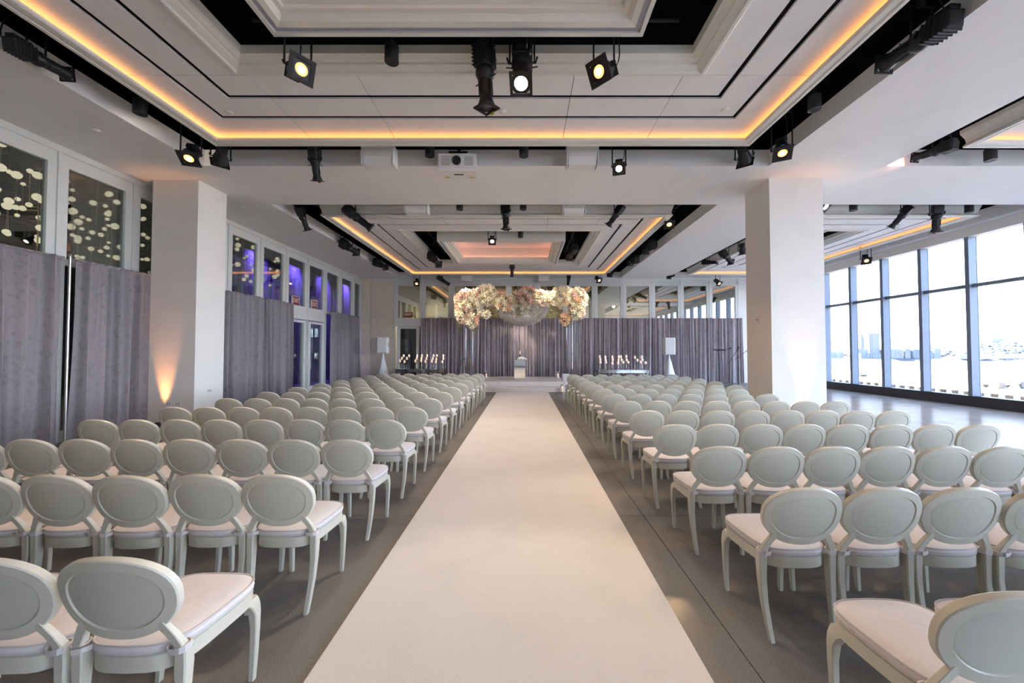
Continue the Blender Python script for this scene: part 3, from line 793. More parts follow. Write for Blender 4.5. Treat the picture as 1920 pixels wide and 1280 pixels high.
def lantern(x, y, z, h, r, m, label):
    t = thing('candle_lantern', label, 'lantern', (x, y, z))
    MB().lathe([(r * 1.08, 0), (r * 1.08, 0.015), (r * 0.9, 0.02)], 18).build('base', m, t, 40)
    MB().lathe([(r, 0.015), (r, h), (r * 0.94, h), (r * 0.94, 0.02)], 18, cap=False).build('glass_cylinder', 'acrylic', t, 40)
    MB().lathe([(r * 0.55, 0.02), (r * 0.55, h * 0.6), (r * 0.1, h * 0.61)], 14).build('candle', 'wax', t, 40)
    MB().lathe([(0.004, h * 0.61), (0.012, h * 0.66), (0.003, h * 0.74)], 8).build('flame', 'flame', t, 40)
    MB().lathe([(r * 1.03, h - 0.012), (r * 1.03, h + 0.004), (r * 0.95, h + 0.004), (r * 0.95, h - 0.012)], 18, cap=False).build('rim', m, t, 40)
lantern(-1.83, 18.0, 0.36, 0.28, 0.07, 'white_plastic', 'glass candle lantern on the left of the stage')
lantern(1.62, 18.0, 0.36, 0.28, 0.09, 'white_plastic', 'glass candle lantern on the right of the stage')
lantern(1.52, 14.95, 0.0, 0.30, 0.08, 'gold_metal', 'gold candle lantern on the floor right of the carpet end')
lantern(-1.62, 14.95, 0.0, 0.30, 0.08, 'gold_metal', 'gold candle lantern on the floor left of the carpet end')
t = thing('draped_plinth', 'white cloth-covered plinth at the right end of the stage', 'plinth', (1.80, 16.3, 0.17))
MB().post([(0, 0, 0.0, 0.36, 0.36), (0, 0, 0.2, 0.33, 0.33), (0, 0, 0.46, 0.31, 0.31), (0, 0, 0.48, 0.28, 0.28)]).build('cloth_cover', 'white_cloth', t, 30)

# ---- clear canopy posts, bead bowl and flowers over the stage
CX = -0.07
ch = thing('wedding_canopy', 'clear acrylic wedding canopy frame over the stage', 'canopy', (CX, 17.0, 0))
for sx in (-1, 1):
    for y in (-1.05, 1.1):
        MB().cbox(sx * 2.28 - 0.15, sx * 2.28 + 0.15, y - 0.04, y + 0.04, 0.02, 3.95, 0.006).build('acrylic_post', 'acrylic', ch)
        MB().cbox(sx * 2.28 - 0.25, sx * 2.28 + 0.25, y - 0.2, y + 0.2, 0.0, 0.02, 0.005).build('base_plate', 'acrylic', ch)
for y in (-1.05, 1.1): MB().cbox(-2.43, 2.43, y - 0.03, y + 0.03, 3.95, 4.05, 0.006).build('top_beam', 'acrylic', ch)
for sx in (-1, 1): MB().cbox(sx * 2.28 - 0.03, sx * 2.28 + 0.03, -1.02, 1.07, 3.95, 4.05, 0.006).build('top_beam', 'acrylic', ch)
bw = thing('bead_bowl', 'swag of clear crystal beads hanging under the flower canopy', 'bead swag', (CX - 0.02, 17.0, 3.95))
RB, HB = 1.22, 1.14
rg = random.Random(11)
def bowl(a, q):
    r = RB * math.sin(q); z = -HB * (math.cos(q) ** 0.9 if q < 1.57 else 0)
    return (r * math.cos(a), r * 0.85 * math.sin(a), z)
bd = MB()
for k in range(4200):
    q = math.acos(1 - rg.random() * 0.98); a = rg.uniform(0, 6.283)
    x, y, z = bowl(a, q); s = rg.uniform(0.014, 0.032)
    x += rg.uniform(-.02, .02); y += rg.uniform(-.02, .02); z += rg.uniform(-.03, .03)
    bd.add([(x+s,y,z),(x-s,y,z),(x,y+s,z),(x,y-s,z),(x,y,z+s*1.4),(x,y,z-s*1.4)], [(0,2,4),(2,1,4),(1,3,4),(3,0,4),(2,0,5),(1,2,5),(3,1,5),(0,3,5)])
tag(bd.build('crystal_beads', 'crystal', bw), None, None, None, 'stuff')
for k in range(12):
    a = 6.283 * k / 12
    MB().tube([bowl(a, q * 1.5 / 8) for q in range(1, 9)], 0.006, 4).build('bead_wire', 'crystal', bw)
MB().tube([bowl(6.283 * k / 32, 1.5) for k in range(32)], 0.018, 6, True).build('bowl_ring', 'crystal', bw, 40)

def rose_mesh(name, m, seed):
    rg = random.Random(seed); b = MB()
    b.lathe([(0.006, -0.05), (0.03, -0.03), (0.036, 0.0), (0.028, 0.03), (0.012, 0.045), (0.003, 0.04)], 9)
    for layer, (n, r, h, fl) in enumerate(((4, 0.030, 0.052, 0.004), (5, 0.045, 0.044, 0.016), (6, 0.058, 0.028, 0.032))):
        for k in range(n):
            a0 = 6.283 * (k + layer * 0.37) / n; w = 6.283 / n * 0.62
            vs, fs = [], []
            for i in range(4):
                for j in range(3):
                    a = a0 + w * (i / 3 - 0.5) * (1.5 - 0.35 * j); t = j / 2
                    rr = r * (0.45 + 0.55 * min(1, t * 1.6)) + fl * t * t
                    vs.append((rr * math.cos(a), rr * math.sin(a), -0.035 + (h + 0.035) * t - (0.010 if i in (0, 3) else 0) * t))
            for i in range(3):
                for j in range(2):
                    q = i * 3 + j; fs.append((q, q + 3, q + 4, q + 1))
            b.add(vs, fs)
    return b.mesh(name, m, 60)
ROSE = [rose_mesh('rose', 'rose_cream', 1), rose_mesh('rose', 'rose_ivory', 2), rose_mesh('rose', 'rose_blush', 3), rose_mesh('rose', 'rose_peach', 4)]
def floral(label, blobs, seed, n, mixf, hang):
    """blobs: ellipsoids (x,y,z,rx,ry,rz); mixf(x,z) -> weights"""
    rg = random.Random(seed)
    c = Vector(blobs[0][:3])
    t = thing('floral_arrangement', label, 'flowers', c)
    tot = sum(b[3] * b[5] for b in blobs); leaf = MB(); fill = MB()
    for b in blobs:
        k = int(n * b[3] * b[5] / tot)
        for i in range(k):
            z = 1 - 2 * (i + 0.5) / k; a = i * 2.39996
            rr = math.sqrt(1 - z * z); jit = rg.uniform(0.86, 1.08)
            d = Vector((rr * math.cos(a), -abs(rr * math.sin(a)) if rg.random() < 0.8 else rr * math.sin(a), z))
            p = Vector((b[0] + d.x * b[3] * jit, b[1] + d.y * b[4] * jit, b[2] + d.z * b[5] * jit))
            w = mixf(p.x, p.z); me = rg.choices(ROSE, w)[0]
            nd = (Vector((d.x, d.y, d.z * 0.8)) + Vector((rg.uniform(-.3, .3), -0.35, rg.uniform(-.2, .3)))).normalized()
            s = rg.uniform(1.25, 1.9)
            M = Matrix.Translation(p - c) @ nd.to_track_quat('Z', 'Y').to_matrix().to_4x4() @ Matrix.Scale(s, 4)
            link('rose', me, t, M=M)
        for i in range(int(k * 7)):
            d = Vector((rg.gauss(0, 1), rg.gauss(0, 1), rg.gauss(0, 1))).normalized() * rg.uniform(0.7, 1.06)
            p = Vector((b[0] + d.x * b[3], b[1] + d.y * b[4], b[2] + d.z * b[5])) - c
            _leaf(leaf, p, rg, 0.055)
        for i in range(int(k * 5)):
            d = Vector((rg.gauss(0, 1), rg.gauss(0, 1), rg.gauss(0, 1))).normalized() * rg.uniform(0.9, 1.16)
            p = Vector((b[0] + d.x * b[3], b[1] + d.y * b[4], b[2] + d.z * b[5])) - c
            s = rg.uniform(0.012, 0.03)
            x, y, z = p
            fill.add([(x+s,y,z),(x-s,y,z),(x,y+s,z),(x,y-s,z),(x,y,z+s),(x,y,z-s)], [(0,2,4),(2,1,4),(1,3,4),(3,0,4),(2,0,5),(1,2,5),(3,1,5),(0,3,5)])
    for hx, hz0, hz1 in hang:
        for i in range(70):
            z = hz0 + (hz1 - hz0) * rg.random()
            _leaf(leaf, Vector((hx + rg.gauss(0, 0.07), c.y - 0.1 + rg.gauss(0, 0.12), z)) - c, rg, 0.06)
    tag(leaf.build('foliage', 'leaf', t), None, None, None, 'stuff')
    tag(fill.build('filler_blossom', 'rose_ivory', t), None, None, None, 'stuff')
def _leaf(mb, p, rg, L):
    d = Vector((rg.gauss(0, 1), rg.gauss(0, 1), rg.gauss(0, 1) - 0.4)).normalized()
    s = d.cross(Vector((rg.gauss(0, 1), rg.gauss(0, 1), rg.gauss(0, 1)))).normalized() * L * 0.3
    mb.add([p, p + d * L * 0.5 + s, p + d * L, p + d * L * 0.5 - s], [(0, 1, 2), (0, 2, 3)])
FY = 16.0
floral('large left cluster of cream and blush roses trailing downward', [(-2.35, FY, 3.82, 0.62, 0.35, 0.42), (-1.62, FY, 4.05, 0.45, 0.35, 0.40), (-2.62, FY, 3.30, 0.34, 0.30, 0.42), (-2.25, FY, 2.95, 0.22, 0.22, 0.30), (-1.72, FY, 3.22, 0.28, 0.18, 0.13)], 21, 125,
       lambda x, z: (2, 2, 0.2, 6) if (x > -2.1 and z < 3.4) else (5, 3, 0.6, 0.3) if x > -1.75 else (2, 2, 3, 0.3), [(-2.75, 3.0, 2.45), (-2.2, 2.8, 2.4)])
floral('middle cluster of cream roses above the bead swag', [(-0.75, FY, 3.72, 0.52, 0.32, 0.30), (-0.05, FY, 3.86, 0.42, 0.32, 0.36), (0.15, FY, 4.15, 0.32, 0.3, 0.22), (0.70, FY, 3.92, 0.38, 0.3, 0.28)], 22, 95,
       lambda x, z: (6, 3, 0.3, 1.2) if x < -0.3 else (2, 2, 3.5, 0.6), [(-0.25, 3.5, 3.1), (0.62, 3.7, 3.0)])
floral('right cluster of cream and dusty pink roses', [(1.70, FY, 3.98, 0.55, 0.35, 0.40), (2.22, FY, 3.85, 0.45, 0.35, 0.48), (1.12, FY, 3.90, 0.30, 0.3, 0.26), (2.25, FY, 3.30, 0.30, 0.26, 0.30), (1.75, FY, 3.0, 0.16, 0.15, 0.26)], 23, 115,
       lambda x, z: (1, 1, 1, 7) if z < 3.3 and x < 2 else (4, 3, 0.8, 0.8) if x < 1.95 else (2, 2, 3, 0.5), [(1.85, 3.2, 2.6), (2.0, 3.4, 2.8)])

# ---- candle tables
cup_me = MB().lathe([(0.03, 0.0), (0.062, 0.02), (0.062, 0.13), (0.055, 0.13), (0.055, 0.03)], 12, cap=False).mesh('glass_cup', 'acrylic', 40)
cnd_me = MB().lathe([(0.044, 0.012), (0.044, 0.092), (0.012, 0.096)], 10).mesh('candle', 'wax', 40)
flm_me = MB().lathe([(0.004, 0.096), (0.012, 0.112), (0.003, 0.142)], 6).mesh('flame', 'flame', 40)
def candle(x, y, zt, ztab, label, grp):
    t = thing('candle_holder', label, 'candle', (x, y, ztab), 0, grp)
    h = zt - 0.07 - ztab
    MB().lathe([(0.055, 0), (0.055, 0.008), (0.014, 0.03), (0.010, 0.06), (0.010, h - 0.03), (0.03, h)], 10).build('stem', 'acrylic', t, 40)
    for nm, me in (('glass_cup', cup_me), ('candle', cnd_me), ('flame', flm_me)): link(nm, me, t, (0, 0, h))
CL = [(-5.81,18.0,1.41),(-5.55,18.0,1.41),(-5.82,17.75,1.29),(-5.58,17.75,1.29),(-5.82,17.5,1.18),(-5.61,17.5,1.15),(-5.16,18.0,1.41),(-5.11,17.75,1.29),(-5.1,17.5,1.17),(-4.93,18.0,1.41),(-4.88,17.75,1.29),(-4.83,17.5,1.19),(-4.68,18.0,1.41),(-4.65,17.75,1.28),(-4.63,17.5,1.15),(-4.37,18.0,1.41),(-4.35,17.75,1.28),(-4.33,17.5,1.16),(-4.21,18.0,1.41),(-4.18,17.75,1.25),(-4.14,17.5,1.13),(-3.9,18.0,1.41),(-3.85,17.75,1.27),(-3.84,17.5,1.13)]
CR = [(3.63,18.0,1.37),(3.61,17.75,1.24),(3.56,17.5,1.11),(3.9,18.0,1.35),(3.86,17.75,1.22),(3.83,17.5,1.11),(4.24,18.0,1.35),(4.2,17.75,1.22),(4.13,17.5,1.07),(4.55,18.0,1.35),(4.47,17.75,1.2),(4.4,17.5,1.07),(4.65,18.0,1.37),(4.62,17.75,1.22),(4.64,17.5,1.11),(4.91,18.0,1.37),(4.86,17.75,1.22),(4.87,17.5,1.11),(5.33,18.0,1.33),(5.37,17.75,1.2),(5.66,18.0,1.35),(5.61,17.75,1.22),(5.45,17.5,1.11),(5.68,17.5,1.09)]
def candle_table(x0, x1, z, label):
    t = thing('mirrored_table', label, 'table', ((x0 + x1) / 2, 17.75, 0))
    w = (x1 - x0) / 2
    MB().cbox(-w, w, -0.42, 0.42, z - 0.03, z, 0.006).build('tabletop', 'mirror_dim', t)
    MB().cbox(-w + 0.03, w - 0.03, -0.39, 0.39, z - 0.16, z - 0.03, 0.006).build('apron', 'mirror_dim', t)
    for sx in (-1, 1):
        for sy in (-1, 1): MB().post([(sx * (w - 0.09), sy * 0.33, 0, 0.06, 0.06), (sx * (w - 0.09), sy * 0.33, z - 0.16, 0.1, 0.1)]).build('leg', 'mirror_dim', t)
candle_table(-6.02, -3.72, 0.80, 'mirrored table under the left candles')
candle_table(3.42, 5.84, 0.77, 'mirrored table under the right candles')
for nm, LST, zt in (('left', CL, 0.80), ('right', CR, 0.77)):
    for row, yy, w in ((0, 18.0, 'tall'), (1, 17.75, 'middle-height'), (2, 17.5, 'short')):
        rowc = sorted([c for c in LST if c[1] == yy])
        for i, c in enumerate(rowc):
            candle(*c, zt, '%s glass candle holder on the %s table, %s from the left' % (w, nm, ORD[i]), '%s candles' % nm)

# ---- loudspeakers on draped stands
def pa(x, y, zb, zt, rz, label, slabel):
    t = thing('draped_stand', slabel, 'stand', (x, y, 0), rz)
    ls = []
    n = 28
    for k, (z, r) in enumerate(((0.0, 0.42), (0.25, 0.32), (0.6, 0.22), (1.0, 0.13), (zb - 0.15, 0.05), (zb, 0.035))):
        ls.append([(r * (1 + (0.16 * math.sin(9 * 6.283 * j / n) + 0.35 * math.cos(3 * 6.283 * j / n)) * (1 - k / 6) * 0.5) * math.cos(6.283*j/n), r * (1 + (0.16 * math.sin(9 * 6.283 * j / n) + 0.35 * math.cos(3 * 6.283 * j / n)) * (1 - k / 6) * 0.5) * math.sin(6.283*j/n), z) for j in range(n)])
    MB().loops(ls).build('fabric_cover', 'white_cloth', t, 50)
    MB().cyl(0.025, zb - 0.2, zb + 0.0, 12).build('pole', 'white_plastic', t, 40)
    s = thing('loudspeaker', label, 'speaker', (x, y, zb), rz)
    h = zt - zb
    MB().cbox(-0.24, 0.24, -0.2, 0.2, 0.0, h, 0.03).build('cabinet', 'white_case', s, 30)
    MB().cbox(-0.21, 0.21, -0.212, -0.2, 0.04, h - 0.04, 0.004).build('grille', 'white_cloth', s)
    MB().cbox(0.24, 0.255, -0.06, 0.06, 0.3, 0.5, 0.004).build('side_handle', 'vent_grey', s)
pa(-6.73, 17.8, 1.53, 2.30, 0.1, 'white box loudspeaker left of the left candle table', 'white fabric-draped tripod left of the left candle table')
pa(6.78, 17.5, 1.46, 2.26, -0.1, 'white box loudspeaker right of the right candle table', 'white fabric-draped tripod right of the right candle table')

# ---- microphone stands and easel
def mic(x, y, h, b0, b1, label):
    t = thing('microphone_stand', label, 'mic stand', (x, y, 0))
    MB().tube([(0, 0, 0.05), (0, 0, h)], 0.011, 8).build('pole', 'black_metal', t, 40)
    for k in range(3):
        a = 0.5 + 6.283 * k / 3
        MB().tube([(0, 0, 0.12), (0.32 * math.cos(a), 0.32 * math.sin(a), 0.012)], 0.011, 6).build('leg', 'black_metal', t)
    MB().tube([b0, b1], 0.010, 8).build('boom', 'black_metal', t)
    d = (Vector(b1) - Vector(b0)).normalized()
    M = Matrix.Translation(b1) @ d.to_track_quat('Z', 'Y').to_matrix().to_4x4()
    MB().lathe([(0.012, -0.02), (0.018, 0.1), (0.03, 0.12), (0.032, 0.16), (0.014, 0.19)], 12, M).build('microphone', 'black_metal', t, 40)
    MB().lathe([(0.03, h - 0.03), (0.03, h + 0.03)], 10).build('clutch', 'black_metal', t)
mic(9.46, 17.0, 1.30, (-0.18, 0, 1.06), (0.22, 0, 1.66), 'boom microphone stand in the middle of the three stands')
mic(9.80, 17.1, 1.36, (-0.14, 0, 1.26), (0.34, 0, 1.62), 'boom microphone stand half hidden by the right column')
mic(8.85, 17.0, 1.68, (-0.06, 0, 1.64), (0.40, 0, 1.74), 'microphone stand with a level black boom left of the others')
t = thing('music_stand', 'black music stand with a tilted tray near the microphones', 'music stand', (9.12, 17.45, 0))
MB().tube([(0, 0, 0.05), (0, 0, 1.66)], 0.012, 8).build('pole', 'black_metal', t)
MB().cbox(-0.24, 0.24, -0.16, 0.16, -0.008, 0.008, 0.003, Matrix.Translation((0, 0, 1.69)) @ Matrix.Rotation(R(12), 4, 'X')).build('tray', 'black_metal', t)
for k in range(3):
    a = 6.283 * k / 3
    MB().tube([(0, 0, 0.14), (0.28 * math.cos(a), 0.28 * math.sin(a), 0.012)], 0.012, 6).build('leg', 'black_metal', t)
t = thing('easel', 'slim easel with a copper crossbar left of the stage', 'easel', (-2.70, 17.0, 0))
for sx in (-1, 1): MB().tube([(sx * 0.30, -0.05, 0.01), (sx * 0.14, 0.0, 1.30)], 0.014, 6).build('leg', 'grey_metal', t)
MB().tube([(0, 0.4, 0.01), (0, 0.0, 1.28)], 0.014, 6).build('rear_leg', 'grey_metal', t)
MB().cbox(-0.17, 0.17, -0.04, 0.0, 1.10, 1.13, 0.004).build('crossbar', 'copper', t)
MB().cbox(-0.15, 0.15, -0.01, 0.01, 1.26, 1.29, 0.004).build('top_bar', 'grey_metal', t)

# ================================================================== CHAIRS
def seat_outline(inset, z, n=36, ex=4.2):
    out = []
    for i in range(n):
        a = 2 * math.pi * i / n
        c, s = math.cos(a), math.sin(a)
        y = 0.018 + (0.222 - inset) * math.copysign(abs(s) ** (2 / ex), s)
        w = 0.206 + 0.016 * (y / 0.22)
        x = (w - inset) * math.copysign(abs(c) ** (2 / ex), c)
        if s > 0: y += 0.012 * (1 - (x / 0.22) ** 2)
        else: y -= 0.018 * (1 - (x / 0.22) ** 2)
        out.append((x, y, z))
    return out
BT = Vector((0, -0.085, 0.345)).normalized()       # direction up the raked back
BN = Vector((0, -BT.z, BT.y)); BC = Vector((0, -0.262, 0.716))
def back_pt(a, bq, c):
    p = BC + BT * bq + BN * c; return (a, p.y + 0.030 * (a / 0.23) ** 2, p.z)
def egg(off, c, n=40, shrink=1.0):
    out = []
    for i in range(n):
        t = 2 * math.pi * i / n
        s = math.sin(t); cc = math.cos(t)
        e = 2 / 2.35
        a = (0.2275 - off) * math.copysign(abs(cc) ** e, cc) * (1 + 0.07 * s - 0.05 * s * s)
        q = (0.179 - off) * math.copysign(abs(s) ** (2 / 2.25), s)
        out.append(back_pt(a * shrink, q * shrink, c))
    return out
def chair_meshes():
    d = {}
    d['back_frame'] = MB().loops([egg(0.003, -0.015), egg(0.0, -0.011), egg(0.0, 0.011), egg(0.004, 0.016), egg(0.043, 0.0155), egg(0.047, 0.009), egg(0.047, -0.008), egg(0.042, -0.015)], closed=True)
    d['back_panel'] = MB().loops([egg(0.045, -0.009), egg(0.045, 0.008), egg(0.050, 0.0105), egg(0.056, 0.0105), egg(0.056, 0.0095, shrink=0.6), egg(0.056, 0.009, shrink=0.15)], True, True)
    d['seat_frame'] = MB().loops([seat_outline(0.035, 0.398), seat_outline(0.008, 0.396), seat_outline(0.0, 0.402), seat_outline(0.0, 0.462), seat_outline(0.008, 0.468), seat_outline(0.10, 0.468)], True, True)
    cu = [seat_outline(0.02, 0.469), seat_outline(0.0, 0.474), seat_outline(-0.006, 0.488), seat_outline(-0.002, 0.506), seat_outline(0.010, 0.513), seat_outline(0.05, 0.520), seat_outline(0.11, 0.525), seat_outline(0.17, 0.527, ex=3)]
    d['seat_cushion'] = MB().loops(cu)
    p = MB().tube(seat_outline(-0.003, 0.508), 0.0042, 5, True)
    p.tube(seat_outline(-0.001, 0.474), 0.004, 5, True); d['piping'] = p
    for s, k in ((-1, 'l'), (1, 'r')):
        d['rear' + k] = MB().post([(s*0.184, -0.240, 0.0, 0.026, 0.030), (s*0.190, -0.222, 0.08, 0.029, 0.032), (s*0.198, -0.200, 0.20, 0.034, 0.036), (s*0.203, -0.188, 0.33, 0.040, 0.042), (s*0.203, -0.186, 0.42, 0.046, 0.048), (s*0.203, -0.188, 0.475, 0.044, 0.046)])
        d['front' + k] = MB().post([(s*0.186, 0.218, 0.0, 0.025, 0.026), (s*0.190, 0.222, 0.12, 0.029, 0.030), (s*0.194, 0.222, 0.26, 0.034, 0.034), (s*0.194, 0.216, 0.34, 0.042, 0.042), (s*0.188, 0.204, 0.38, 0.052, 0.060), (s*0.176, 0.188, 0.405, 0.070, 0.085), (s*0.168, 0.180, 0.42, 0.075, 0.09)])
        d['post' + k] = MB().post([(s*0.204, -0.190, 0.470, 0.042, 0.040), (s*0.198, -0.200, 0.505, 0.038, 0.032), (s*0.178, -0.212, 0.548, 0.040, 0.026), (s*0.150, -0.226, 0.595, 0.046, 0.022), (s*0.138, -0.230, 0.610, 0.046, 0.018)])
        tb = MB()
        n = 10
        ring = lambda r, z: [(s*0.201 + r * math.cos(6.283*i/n), -0.193 + r * 0.95 * math.sin(6.283*i/n), z + 0.004 * math.sin(6.283*i/n + 1)) for i in range(n)]
        tb.loops([ring(0.024, 0.474), ring(0.031, 0.475), ring(0.031, 0.499), ring(0.024, 0.500)], closed=True)
        tb.add([(s*0.17, -0.224, 0.478), (s*0.20, -0.228, 0.474), (s*0.205, -0.230, 0.498), (s*0.165, -0.226, 0.502), (s*0.15, -0.20, 0.500), (s*0.15, -0.20, 0.480)], [(0,1,2,3), (0,3,4,5)])
        d['tie' + k] = tb
    mm = {'back_frame': 'chair_resin', 'back_panel': 'chair_panel', 'seat_frame': 'chair_resin', 'seat_cushion': 'cushion', 'piping': 'piping'}
    out = {}
    for k, b in d.items():
        nm = 'leg' if k[:-1] in ('rear', 'front') else 'back_post' if k[:-1] == 'post' else 'cushion_tie' if k[:-1] == 'tie' else k
        me = b.mesh(nm, mm.get(k, 'tie_cloth' if nm == 'cushion_tie' else 'chair_resin'), 32)
        fix_normals(me)
        out[k] = (nm, me)
    return out
CM = chair_meshes()
def chair(x, y, rz, label, group, full):
    t = thing('oval_back_chair', label, 'chair', (x, y, 0), rz, group)
    cu = None
    for k, (nm, me) in CM.items():
        if k == 'piping': continue
        if not full and k.startswith('tie'): continue
        o = link(nm, me, t)
        if k == 'seat_cushion': cu = o
    if full: link('piping', CM['piping'][1], cu)
NUM = ['one', 'two', 'three', 'four', 'five', 'six', 'seven', 'eight', 'nine', 'ten', 'eleven', 'twelve', 'thirteen']
def where(i, n): return 'on the aisle' if i == 0 else 'at the outer end' if i == n - 1 else '%s from the aisle' % ORD[i]
rg = random.Random(3)
for k in range(13):
    y = 2.17 + 0.24 + 0.905 * (k - 1)
    n = 5 if k == 0 else 7 if k in (6, 7) else 8
    for i in range(n):
        chair(1.595 + 0.456 * i + rg.uniform(-.002, .002), y + rg.uniform(-.010, .010), rg.uniform(-.012, .012),
              'grey oval-back chair right of the carpet, row %s from camera, %s' % (NUM[k], where(i, 99 if k < 3 else n)), 'chairs right of the aisle', k < 9)
for k in range(13):
    y = 2.39 + 0.24 + 0.928 * (k - 1)
    n = 5 if k == 0 else 8
    for i in range(n):
        chair(-1.56 - 0.463 * i + rg.uniform(-.003, .003), y + rg.uniform(-.010, .010), rg.uniform(-.012, .012),
              'grey oval-back chair left of the carpet, row %s from camera, %s' % (NUM[k], where(i, 99 if k < 2 else n)), 'chairs left of the aisle', k < 9)

# ================================================================== LAMPS IN THE CEILING
def fins(b, r0, z0, z1, n):
    for i in range(n):
        z = z0 + (z1 - z0) * i / (n - 1)
        b.box(-r0, r0, -r0, r0, z - 0.004, z + 0.004)
    return b
# local +Z points along the beam; unit: metres
def ers_meshes():
    d = {}
    h = MB().cbox(-0.115, 0.115, -0.115, 0.115, -0.46, -0.12, 0.025)
    h.cbox(-0.07, 0.07, 0.115, 0.175, -0.44, -0.16, 0.012)
    d['housing'] = (h, 'black_metal', 30)
    f = MB()
    for i in range(6):
        z = -0.42 + 0.05 * i
        f.box(-0.123, 0.123, -0.12, 0.11, z - 0.006, z + 0.006)
    d['cooling_fin'] = (f, 'black_matt', None)
    d['reflector'] = (MB().lathe([(0.10, -0.13), (0.125, -0.09), (0.13, -0.04), (0.105, 0.02), (0.09, 0.05)], 20), 'black_metal', 40)
    b = MB().lathe([(0.084, 0.03), (0.084, 0.24), (0.092, 0.30), (0.118, 0.37), (0.118, 0.40)], 20)
    for i in range(8):
        a = 6.283 * i / 8
        b.box(0.080, 0.098, -0.010, 0.010, 0.05, 0.24, Matrix.Rotation(a, 4, 'Z'))
    d['barrel'] = (b, 'black_metal', 40)
    g = MB()
    for x0, x1, y0, y1 in ((-0.13, 0.13, -0.13, -0.10), (-0.13, 0.13, 0.10, 0.13), (-0.13, -0.10, -0.10, 0.10), (0.10, 0.13, -0.10, 0.10)):
        g.box(x0, x1, y0, y1, 0.40, 0.42)
    d['gel_frame'] = (g, 'black_matt', None)
    for s in (-1, 1):
        d['shutter_knob%d' % s] = (MB().tube([(s * 0.09, 0, 0.03), (s * 0.19, 0.01, 0.03)], 0.008, 6), 'black_matt', None)
        d['tilt_knob%d' % s] = (MB().tube([(s * 0.11, 0.0, -0.10), (s * 0.165, 0, -0.10), (s * 0.185, 0.03, -0.17)], 0.013, 6), 'black_matt', None)
    return {n: (b.mesh(n, m, s)) for n, (b, m, s) in d.items()}
def par_meshes(amb):
    d = {}
    b = MB().lathe([(0.05, -0.24), (0.085, -0.22), (0.092, -0.14), (0.118, -0.08), (0.122, 0.02), (0.128, 0.04)], 20)
    d['housing'] = (b, 'black_metal', 40)
    h = MB().cbox(-0.075, 0.075, -0.075, 0.075, -0.30, -0.19, 0.015); fins(h, 0.082, -0.28, -0.21, 4)
    d['lamp_cap'] = (h, 'black_matt', None)
    g = MB()
    for x0, x1, y0, y1 in ((-0.145, 0.145, -0.145, -0.095), (-0.145, 0.145, 0.095, 0.145), (-0.145, -0.095, -0.095, 0.095), (0.095, 0.145, -0.095, 0.095)):
        g.box(x0, x1, y0, y1, 0.042, 0.056)
    d['gel_frame'] = (g, 'black_matt', None)
    for s in (-1, 1): d['tilt_knob%d' % s] = (MB().tube([(s * 0.10, 0, -0.06), (s * 0.16, 0, -0.06), (s * 0.17, 0.03, -0.09)], 0.011, 6), 'black_matt', None)
    return {n: (b.mesh(n, m, s)) for n, (b, m, s) in d.items()}
ERS, PAR = ers_meshes(), par_meshes(0)
def disc(r, z, m): return MB().lathe([(0.002, z + 0.010), (r * 0.6, z + 0.007), (r, z), (r, z - 0.01)], 20).mesh('lens', m, 60)
LENS = {('E', 0): disc(0.108, 0.395, 'lens_dark'), ('E', 1): disc(0.108, 0.395, 'lens_white'), ('E', 3): disc(0.108, 0.395, 'lens_pink'),
        ('P', 0): disc(0.10, 0.035, 'lens_dark'), ('P', 1): disc(0.10, 0.035, 'lens_white'), ('P', 2): disc(0.10, 0.035, 'lens_amber'), ('P', 4): disc(0.10, 0.035, 'lens_white')}
BULB = MB().lathe([(0.002, 0.052), (0.03, 0.050), (0.042, 0.046), (0.042, 0.040)], 14).mesh('bulb_glow', 'bulb_amber', 60)
mini_me = MB().lathe([(0.085, -0.01), (0.088, -0.005), (0.088, 0.20), (0.075, 0.215), (0.02, 0.22)], 18).mesh('lamp_barrel', 'black_matt', 40)
mini_lens = MB().lathe([(0.002, 0.0), (0.07, 0.0), (0.078, -0.012), (0.088, -0.012)], 18, cap=False).mesh('lens', 'lens_dark', 40)
def off_pipe(x, y):
    for a, c in PIPES:
        d = c - a; u = max(0, min(1, (Vector((x, y, a.z)) - a).dot(d) / d.length_squared))
        if ((a + d * u) - Vector((x, y, a.z))).length < 0.05: return False
    return True
